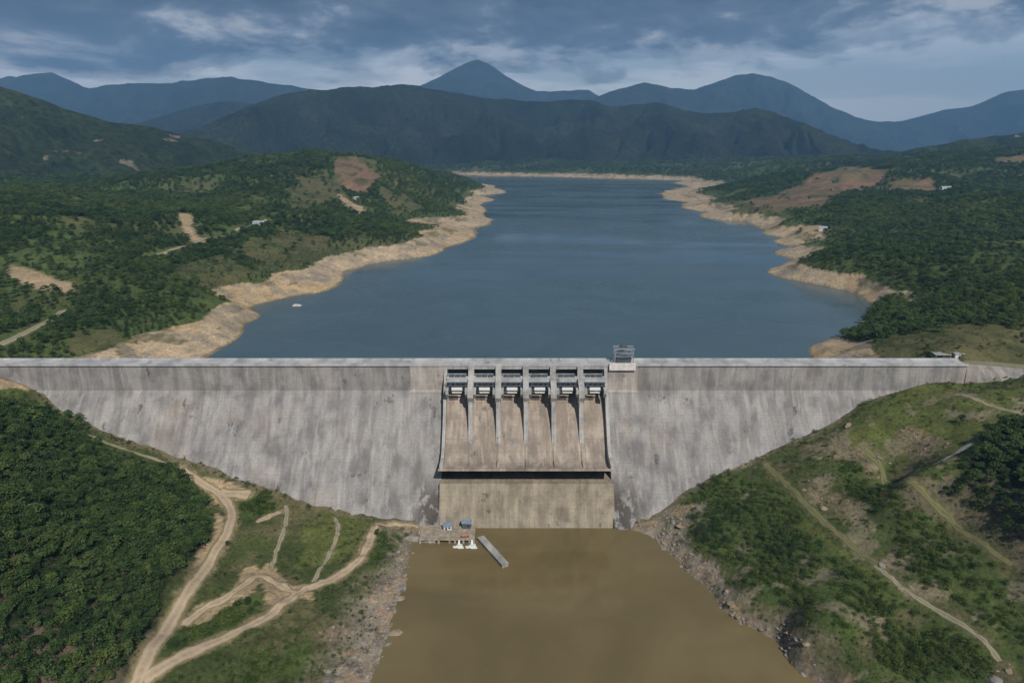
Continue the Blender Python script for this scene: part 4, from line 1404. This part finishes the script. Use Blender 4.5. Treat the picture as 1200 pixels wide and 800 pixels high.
def trunk_mesh(seed):
    r = random.Random(seed)
    t = MB()
    t.tube((0, 0, -0.06), (0.01, 0.0, 0.35), 0.028, 0.02, 7).tube((0.01, 0, 0.34), (0.0, 0.01, 0.72), 0.02, 0.008, 6)
    for i in range(5):
        a = r.uniform(0, 6.28)
        h = r.uniform(0.3, 0.55)
        t.tube((0.008, 0, h), (0.2 * math.cos(a), 0.2 * math.sin(a), h + r.uniform(0.12, 0.25)), 0.011, 0.004, 5)
    bmesh.ops.recalc_face_normals(t.bm, faces=t.bm.faces)
    me_ = bpy.data.meshes.new('trunk')
    t.bm.to_mesh(me_)
    t.bm.free()
    me_.materials.append(M_BARK)
    return me_


CROWNS = [crown_mesh('crown', 300 + i, 430, 9, 0.052, LEAVES[i % 3], 1.15 + 0.15 * (i % 2)) for i in range(6)] + [crown_mesh('crown', 320 + i, 430, 9, 0.052, M_BRIGHT, 1.2) for i in range(2)]
TRUNKS = [trunk_mesh(i) for i in range(3)]
BUSHES = [crown_mesh('bush', 400 + i, 240, 7, 0.075, (LEAVES[1], M_BUSH, M_BRIGHT, M_BUSH)[i], 2.1, 0.02) for i in range(4)]
DRYB = [crown_mesh('bush', 450 + i, 150, 6, 0.06, M_DRY, 2.2, 0.02) for i in range(2)]


def scatter(x0, x1, y0, y1, step, seed):
    r = np.random.default_rng(seed)
    xs, ys = np.meshgrid(np.arange(x0, x1, step), np.arange(y0, y1, step))
    xs = (xs + r.uniform(-0.45, 0.45, xs.shape) * step).ravel()
    ys = (ys + r.uniform(-0.45, 0.45, ys.shape) * step).ravel()
    zs = ground(xs, ys)
    px, py, w = project(np.stack([xs, ys, zs], 1))
    # hidden under the crest of the dam or out of the frame: leave out
    keep = (px > -70) & (px < 1270) & (py < 850) & (w > 40) & ((ys < 0) | (ys > 12))
    return xs[keep], ys[keep], zs[keep]


def road_gap(x, y, extra):
    d = np.full(x.shape, 1e9)
    for C, wd in ROADS.values():
        for i in range(0, len(C), 2):
            d = np.minimum(d, np.hypot(x - C[i, 0], y - C[i, 1]) - wd / 2)
    return d > extra


def seen(x, y, z, h):
    """is the top of a plant in view (not hidden by ground or dam)?"""
    ok = np.ones(len(x), bool)
    P1 = np.stack([x, y, z + h], 1)
    for t in np.linspace(0.05, 0.98, 60):
        Q = CAM + (P1 - CAM) * t
        ok &= Q[:, 2] > ground(Q[:, 0], Q[:, 1]) - 0.5
    return ok


# --- woods below the dam
fx, fy, fz = scatter(-330, 330, -330, -2, 3.5, 1)
c = classes(fx, fy, fz)
k = c['forest'] & road_gap(fx, fy, 2.2) & (fz > TAIL + 3)
fx, fy, fz = fx[k], fy[k], fz[k]
fh = rng.uniform(4.6, 7.0, len(fx)) * (1 + 0.18 * fbm(fx, fy, 40, 2, 5))
lim = np.where(fx > 0, 0.8, 1.0)
fh *= lim * np.clip(rng.lognormal(0, 0.16, len(fx)), 0.65, 1.45)
near_face = (face_z(np.minimum(fy, 0)) - fz) > -1.5
fx, fy, fz, fh = fx[~near_face], fy[~near_face], fz[~near_face], fh[~near_face]
ppx, ppy, pw = project(np.stack([fx, fy, fz + fh * 0.6], 1))
inframe = (ppx > 4) & (ppx < 1196) & (ppy < 796)
size = np.where(inframe & seen(fx, fy, fz, fh), FPX * fh / pw, 0)
# single trees that stand apart
LONE = [(306, 594, 9.0, 1, 'tall dark conical tree beside the sandy road pad below the dam'), (1127, 497, 6.0, 1, 'lone round dark tree on the bright grass of the right bank'),
        (278, 712, 4.2, 1, 'dark low tree inside the loop of the dirt roads, left one'), (292, 708, 4.8, 1, 'dark low tree inside the loop of the dirt roads, middle one'), (302, 712, 4.0, 0, 'green low tree inside the loop of the dirt roads, right one'),
        (1025, 603, 4.6, 1, 'round dark tree standing against the brown slope between the grassy tracks'), (1143, 668, 5.0, 1, 'dark tree under the upper grassy track on the right bank'),
        (1100, 665, 4.6, 0, 'green tree among bushes between the two grassy tracks'), (443, 628, 5.0, 0, 'leafy tree beside the end of the lower dirt road'), (452, 640, 4.6, 2, 'light green tree on the bank above the quay'),
        (268, 640, 3.6, 0, 'small green tree on the inner side of the main dirt road'), (56, 480, 6.0, 1, 'dark tree at the upper corner of the left wood near the dam')]
tree_protos = {}


def plant_tree(x, y, z, h, ci, rz, label, group, wide=1.0):
    t = thing('tree', label, 'tree', (x, y, z), rz, group)
    t.scale = (h * wide, h * wide, h)
    key = ci
    if key not in tree_protos:
        tr_ = link('trunk', TRUNKS[ci % 3], None, t)
        cr_ = link('crown', CROWNS[ci], None, t)
        tree_protos[key] = (tr_, cr_)
    else:
        for src in tree_protos[key]:
            o = src.copy()
            COL.objects.link(o)
            o.parent = t
    return t


for i, (px, py, h, tone, label) in enumerate(LONE):
    p = hit(px, py)
    plant_tree(p[0], p[1], p[2] - 0.1, h, [0, 1, 2][tone] + (3 if i % 2 else 0), rng.uniform(0, 6), label, None, 0.62 if i == 0 else 1.0)
order = np.argsort(-size)[:285]
MAINROAD = ROADS['dirt_road1'][0]
chosen = np.zeros(len(fx), bool)
for i in order:
    if size[i] <= 0:
        continue
    chosen[i] = True
    ci = int(rng.integers(0, 6)) if len(tree_protos) > 7 or rng.random() > 0.25 else int(rng.integers(6, 8))
    if rng.random() < 0.05:
        ci = int(rng.integers(6, 8))
    dr = np.min(np.hypot(MAINROAD[:, 0] - fx[i], MAINROAD[:, 1] - fy[i]))
    tall = 'tall' if fh[i] > 6.6 else 'short' if fh[i] < 5.2 else 'middling'
    if fx[i] > 0:
        place = 'in the dark wood high on the right bank'
        grp = 'trees of the right bank wood'
    elif dr < 16:
        place = 'at the wood edge along the main dirt road'
        grp = 'trees along the main dirt road'
    elif ppx[i] < 70:
        place = 'at the left margin of the left bank wood'
        grp = 'trees on the left margin of the wood'
    elif ppy[i] > 690:
        place = 'in the near part of the left bank wood'
        grp = 'trees in the near part of the left wood'
    else:
        place = 'deep in the middle of the left bank wood'
        grp = 'trees in the middle of the left wood'
    plant_tree(fx[i], fy[i], fz[i] - 0.1, fh[i], ci, rng.uniform(0, 6.28), f'{tall} {TONE[TONE_OF[ci]]} crown {place}', f'{tall} {TONE[TONE_OF[ci]]} {grp}', float(rng.uniform(0.85, 1.45)))


def instancer(name, sources, x, y, z, hgt, wide, mi):
    """ONE stuff object: a cloud of points carrying copies of the source meshes"""
    n = len(x)
    me_ = bpy.data.meshes.new(name)
    me_.vertices.add(n)
    me_.vertices.foreach_set('co', np.stack([x, y, z], 1).astype(np.float32).ravel())
    a = me_.attributes.new('size', 'FLOAT_VECTOR', 'POINT')
    a.data.foreach_set('vector', np.stack([hgt * wide, hgt * wide, hgt], 1).astype(np.float32).ravel())
    a = me_.attributes.new('turn', 'FLOAT_VECTOR', 'POINT')
    a.data.foreach_set('vector', np.stack([rng.uniform(-0.12, 0.12, n), rng.uniform(-0.12, 0.12, n), rng.uniform(0, 6.28, n)], 1).astype(np.float32).ravel())
    a = me_.attributes.new('pick', 'INT', 'POINT')
    a.data.foreach_set('value', np.asarray(mi, np.int32))
    o = link(name, me_)
    ng = bpy.data.node_groups.new(name, 'GeometryNodeTree')
    ng.interface.new_socket('Geometry', in_out='INPUT', socket_type='NodeSocketGeometry')
    ng.interface.new_socket('Geometry', in_out='OUTPUT', socket_type='NodeSocketGeometry')
    gi, go = ng.nodes.new('NodeGroupInput'), ng.nodes.new('NodeGroupOutput')
    iop = ng.nodes.new('GeometryNodeInstanceOnPoints')
    join = ng.nodes.new('GeometryNodeJoinGeometry')
    for s_ in reversed(sources):
        oi = ng.nodes.new('GeometryNodeObjectInfo')
        oi.inputs['Object'].default_value = s_
        oi.inputs['As Instance'].default_value = True
        ng.links.new(oi.outputs['Geometry'], join.inputs[0])
    ng.links.new(gi.outputs[0], iop.inputs['Points'])
    ng.links.new(join.outputs[0], iop.inputs['Instance'])
    iop.inputs['Pick Instance'].default_value = True
    for nm, typ, sock in (('size', 'FLOAT_VECTOR', 'Scale'), ('turn', 'FLOAT_VECTOR', 'Rotation'), ('pick', 'INT', 'Instance Index')):
        na = ng.nodes.new('GeometryNodeInputNamedAttribute')
        na.data_type = typ
        na.inputs['Name'].default_value = nm
        ng.links.new(na.outputs[0], iop.inputs[sock])
    ng.links.new(iop.outputs[0], go.inputs[0])
    md = o.modifiers.new('copies', 'NODES')
    md.node_group = ng
    return tag(o, kind='stuff')


for ci in range(8):
    assert ci in tree_protos
CROWN_OBJ = [tree_protos[i][1] for i in range(8)]

# --- bushes
bx, by, bz = scatter(-330, 330, -330, -1, 1.9, 2)
c = classes(bx, by, bz)
bn = fbm(bx, by, 20, 3, 77)
prob = np.where(c['shrub'], 0.50 + 0.45 * bn, np.where(c['bright'], 0.22, np.where(c['brown'], 0.26, 0.50 + 0.40 * bn)))
prob = np.where(c['rock'], 0.16 + 0.12 * bn, prob)
prob = np.where(c['forest'], 0.25, prob)
k = (rng.random(len(bx)) < prob) & ~c['soil'] & road_gap(bx, by, 0.9) & (bz > TAIL + 1.2) & ((face_z(np.minimum(by, 0)) - bz) < -0.3)
bx, by, bz = bx[k], by[k], bz[k]
shr, dry_ = c['shrub'][k], (c['brown'] | c['rock'])[k]
bh = np.where(shr, rng.uniform(1.5, 3.3, len(bx)), np.clip(rng.lognormal(-0.1, 0.45, len(bx)), 0.4, 2.6) * (1 + 0.4 * np.clip(fbm(bx, by, 26, 2, 79), -1, 1)))
fit = road_gap(bx, by, 0.9 + 0.0) & (road_gap(bx, by, 2.4) | (bh < 1.2))
bx, by, bz, bh, shr, dry_ = bx[fit], by[fit], bz[fit], bh[fit], shr[fit], dry_[fit]
btone = fbm(bx, by, 30, 3, 83) + rng.normal(0, 0.25, len(bx))
bvar = np.where(btone > 0.05, 2, np.where(btone < -0.5, 0, np.where(rng.random(len(bx)) < 0.5, 1, 3)))
isdry = rng.random(len(bx)) < np.where(dry_, 0.55, np.where(shr, 0.06, 0.16))
qx, qy, qw = project(np.stack([bx, by, bz + bh * 0.5], 1))
bsize = np.where((qx > 4) & (qx < 1196) & (qy < 796) & seen(bx, by, bz, bh), FPX * bh / qw, 0)
bush_protos = {}


def bush_like(key, me_, x, y, z, h, label, group):
    if key not in bush_protos:
        o = link('bush', me_)
        bush_protos[key] = o
    else:
        o = bush_protos[key].copy()
        COL.objects.link(o)
    o.location = (x, y, z - 0.05)
    o.rotation_euler = (0, 0, rng.uniform(0, 6.28))
    o.scale = (h, h, h)
    tag(o, label, 'bush', group)


border = np.argsort(-bsize)[:240]
bch = np.zeros(len(bx), bool)
zone_names = [('right', 'on the right bank below the lower grassy track'), ('upper', 'on the right bank above the lower grassy track'), ('left', 'on the left bank between the dirt roads and the pool'), ('wood', 'under the edge of the left bank wood')]
TRK = np.concatenate([ROADS['grassy_track9'][0], ROADS['grassy_track10'][0]])
for j, i in enumerate(border):
    if bsize[i] <= 0:
        continue
    bch[i] = True
    if bx[i] > 0:
        d = np.argmin(np.hypot(TRK[:, 0] - bx[i], TRK[:, 1] - by[i]))
        zone = 'upper' if bx[i] > TRK[d, 0] else 'right'
    else:
        zone = 'wood' if qx[i] < 235 else 'left'
    where = dict(zone_names)[zone]
    vi = int(bvar[i])
    if isdry[i]:
        bush_like(('d', j % 2), DRYB[j % 2], bx[i], by[i], bz[i], bh[i], f'dry straw coloured bush {where}', f'dry bushes, {where}')
    else:
        big = 'big leafy' if bh[i] > 2.5 else 'low leafy'
        hue = ('dark green', 'green', 'bright green', 'green')[vi]
        bush_like(('g', vi), BUSHES[vi], bx[i], by[i], bz[i], bh[i], f'{big} {hue} bush {where}', f'{big} {hue} bushes, {where}')
for vi in range(4):
    if ('g', vi) not in bush_protos:
        bush_like(('g', vi), BUSHES[vi], bx[border[vi]], by[border[vi]] + 1, bz[border[vi]], 1.2, 'low leafy green bush on the bank', 'low bushes')
for vi in range(2):
    if ('d', vi) not in bush_protos:
        bush_like(('d', vi), DRYB[vi], bx[border[vi]], by[border[vi]] + 1, bz[border[vi]], 0.8, 'dry straw coloured bush on the bank', 'dry bushes')
BUSH_OBJ = [bush_protos[('g', i)] for i in range(4)] + [bush_protos[('d', i)] for i in range(2)]
rest = ~bch
pick = np.where(isdry, rng.integers(4, 6, len(bx)), bvar)
instancer('undergrowth', BUSH_OBJ, bx[rest], by[rest], bz[rest] - 0.05, bh[rest], 1.0, pick[rest])

rest = ~chosen
instancer('woods', CROWN_OBJ, fx[rest], fy[rest], fz[rest] - 0.1, fh[rest], rng.uniform(0.85, 1.45, int(rest.sum())), rng.integers(0, 6, rest.sum()))

# --- wooded hills round the lake
ux_, uy_, uz_ = [], [], []
for (x0, x1, y0, y1, st_) in ((-760, 560, 12, 420, 5.2), (-1000, 1000, 420, 1100, 7.0), (-1600, 1700, 1100, 2200, 10.5), (-2200, 2400, 2200, 3200, 15.0), (-1500, 1700, 3200, 4300, 20.0)):
    a, b2, c2 = scatter(x0, x1, y0, y1, st_, int(st_ * 10))
    ux_.append(a)
    uy_.append(b2)
    uz_.append(c2)
ux_, uy_, uz_ = map(np.concatenate, (ux_, uy_, uz_))
c = classes(ux_, uy_, uz_)
open_n = fbm(ux_, uy_, 130, 4, 88)
prob = np.where(c['brown'], 0.05, np.where(c['red'], 0.012, 0.94 - 0.66 * sstep(open_n, 0.02, 0.42)))
k = (rng.random(len(ux_)) < prob) & ~c['sand'] & ~c['soil'] & ((uz_ > -11) | (c['wet'] & (uz_ > LAKE + 0.5))) & road_gap(ux_, uy_, 5.0)
ux_, uy_, uz_ = ux_[k], uy_[k], uz_[k]
uh = rng.uniform(5.0, 8.5, len(ux_)) * np.where(uy_ < 420, 0.95, np.where(uy_ < 1100, 1.15, np.where(uy_ < 2200, 1.5, np.where(uy_ < 3200, 2.0, 2.6))))
uh *= np.where(c['wet'][k], 1.0, 0.55 + 0.45 * sstep(uz_, -9, 2))
uh *= np.where((uy_ < 60) & (ux_ > 230), 0.7, 1)
vis = seen(ux_, uy_, uz_, uh)
ux_, uy_, uz_, uh = ux_[vis], uy_[vis], uz_[vis], uh[vis]
tone_n = fbm(ux_, uy_, 160, 3, 95)
tone = np.where(tone_n > 0.25, 2, np.where(tone_n < -0.2, 1, 0))
tone = np.where(rng.random(len(ux_)) < 0.35, rng.integers(0, 3, len(ux_)), tone)
instancer('lakeside_forest', CROWN_OBJ, ux_, uy_, uz_ - 0.2, uh, np.where(uy_ < 420, 1.1, 1.25) * rng.uniform(0.8, 1.25, len(ux_)), np.where((tone_n > 0.42) & (rng.random(len(ux_)) < 0.55), 6 + rng.integers(0, 2, len(ux_)), tone + 3 * rng.integers(0, 2, len(ux_))))
# scrub on the open ground round the lake
sx_, sy_, sz_ = scatter(-480, 480, 12, 700, 4.0, 33)
c = classes(sx_, sy_, sz_)
k = (rng.random(len(sx_)) < np.where(c['sand'], 0.05 * sstep(sz_, -18, -9), 0.35)) & ~c['soil'] & (sz_ > -19) & road_gap(sx_, sy_, 1.0)
sx_, sy_, sz_ = sx_[k], sy_[k], sz_[k]
vis = seen(sx_, sy_, sz_, 1.5)
sx_, sy_, sz_ = sx_[vis], sy_[vis], sz_[vis]
instancer('lakeside_undergrowth', BUSH_OBJ, sx_, sy_, sz_ - 0.05, rng.uniform(0.8, 2.2, len(sx_)), 1.0, rng.choice([0, 1, 2, 3, 4, 5], len(sx_)))


# ------------------------------------------------------------------ rocks on the banks
def rock_mesh(seed, mat):
    r = random.Random(seed)
    bm_ = bmesh.new()
    bmesh.ops.create_icosphere(bm_, subdivisions=2, radius=1.0)
    off = r.uniform(0, 90)
    sc = (r.uniform(0.8, 1.3), r.uniform(0.7, 1.1), r.uniform(0.5, 0.8))
    for v in bm_.verts:
        x, y, z = v.co
        n = float(fbm(np.array([x * 1.3 + off]), np.array([y * 1.3 + z * 1.7 + off]), 1.0, 3, seed)[0])
        f = 1 + 0.34 * n
        v.co = Vector((x * sc[0], y * sc[1], z * sc[2])) * f
    me_ = bpy.data.meshes.new('rock')
    bm_.to_mesh(me_)
    bm_.free()
    me_.materials.append(mat)
    return me_


ROCKS = [rock_mesh(i, (M_ROCK, M_ROCKT)[i % 2]) for i in range(8)]
rx, ry, rz_ = scatter(-120, 330, -320, -20, 3.1, 55)
c = classes(rx, ry, rz_)
shore = (rz_ > TAIL - 0.8) & (rz_ < TAIL + 2.2)
k = (c['rock'] & (rz_ > TAIL - 0.5) & (rng.random(len(rx)) < 0.18)) | (shore & (rng.random(len(rx)) < 0.30)) | (c['brown'] & (rng.random(len(rx)) < 0.06))
k &= road_gap(rx, ry, 0.8) & (ry < -56 + 0 * ry) | (c['brown'] & k)
rx, ry, rz_ = rx[k], ry[k], rz_[k]
tx_, ty_, tw_ = project(np.stack([rx, ry, rz_], 1))
ok = (tx_ > 4) & (tx_ < 1196) & (ty_ < 797) & seen(rx, ry, rz_, 0.8)
rx, ry, rz_ = rx[ok], ry[ok], rz_[ok]
if len(rx) > 230:
    sel = rng.permutation(len(rx))[:230]
    rx, ry, rz_ = rx[sel], ry[sel], rz_[sel]
rock_protos = {}
for i in range(len(rx)):
    vi = i % 8
    if vi not in rock_protos:
        o = link('rock', ROCKS[vi])
        rock_protos[vi] = o
    else:
        o = rock_protos[vi].copy()
        COL.objects.link(o)
    s = float(np.clip(rng.lognormal(-0.3, 0.45), 0.4, 1.7))
    if i % 9 == 0:
        s = 1.6 + 1.5 * float(rng.random())
    o.location = (rx[i], ry[i], rz_[i] + (0.1 * s if s < 1.6 else -0.3 * s))
    o.rotation_euler = (rng.uniform(-0.3, 0.3), rng.uniform(-0.3, 0.3), rng.uniform(0, 6.28))
    o.scale = (s * 1.2, s * 1.2, s)
    hue = ('grey', 'tan')[vi % 2]
    big = 'large' if s > 1.1 else 'small'
    where = 'on the left shore of the muddy pool' if rx[i] < 0 else ('on the right shore of the muddy pool' if rz_[i] < TAIL + 8 else 'on the bare brown slopes of the right bank')
    tag(o, f'{big} {hue} rock {where}', 'rock', f'{big} {hue} rocks {where}')
tx_, ty_, tz_ = scatter(-120, 330, -320, -40, 1.25, 57)
c = classes(tx_, ty_, tz_)
k = ((c['rock'] & (rng.random(len(tx_)) < 0.24)) | ((tz_ < TAIL + 2) & (rng.random(len(tx_)) < 0.4)) | (c['brown'] & (rng.random(len(tx_)) < 0.07))) & (tz_ > TAIL - 0.4) & road_gap(tx_, ty_, 0.5) & (face_z(np.minimum(ty_, 0)) - tz_ < -0.5)
k &= ~((tx_ > -56) & (tx_ < 62) & (ty_ > -68))
tx_, ty_, tz_ = tx_[k], ty_[k], tz_[k]
instancer('rubble', [rock_protos[i] for i in range(8)], tx_, ty_, tz_, np.clip(rng.lognormal(-1.15, 0.45, len(tx_)), 0.15, 0.9), 1.25, rng.integers(0, 8, len(tx_)))
# the pale bar of rock that breaks the lake surface
p = at_z(348, 358, LAKE)
o = link('rock_bar', rock_mesh(77, simple_mat('bleached_rock', (0.50, 0.47, 0.42), 0.95, 0, 0.3, 0.4)))
o.location = (p[0], p[1], LAKE - 0.3)
o.scale = (5.5, 4.5, 2.2)
tag(o, 'flat pale rock breaking the lake surface near the left shore', 'rock')
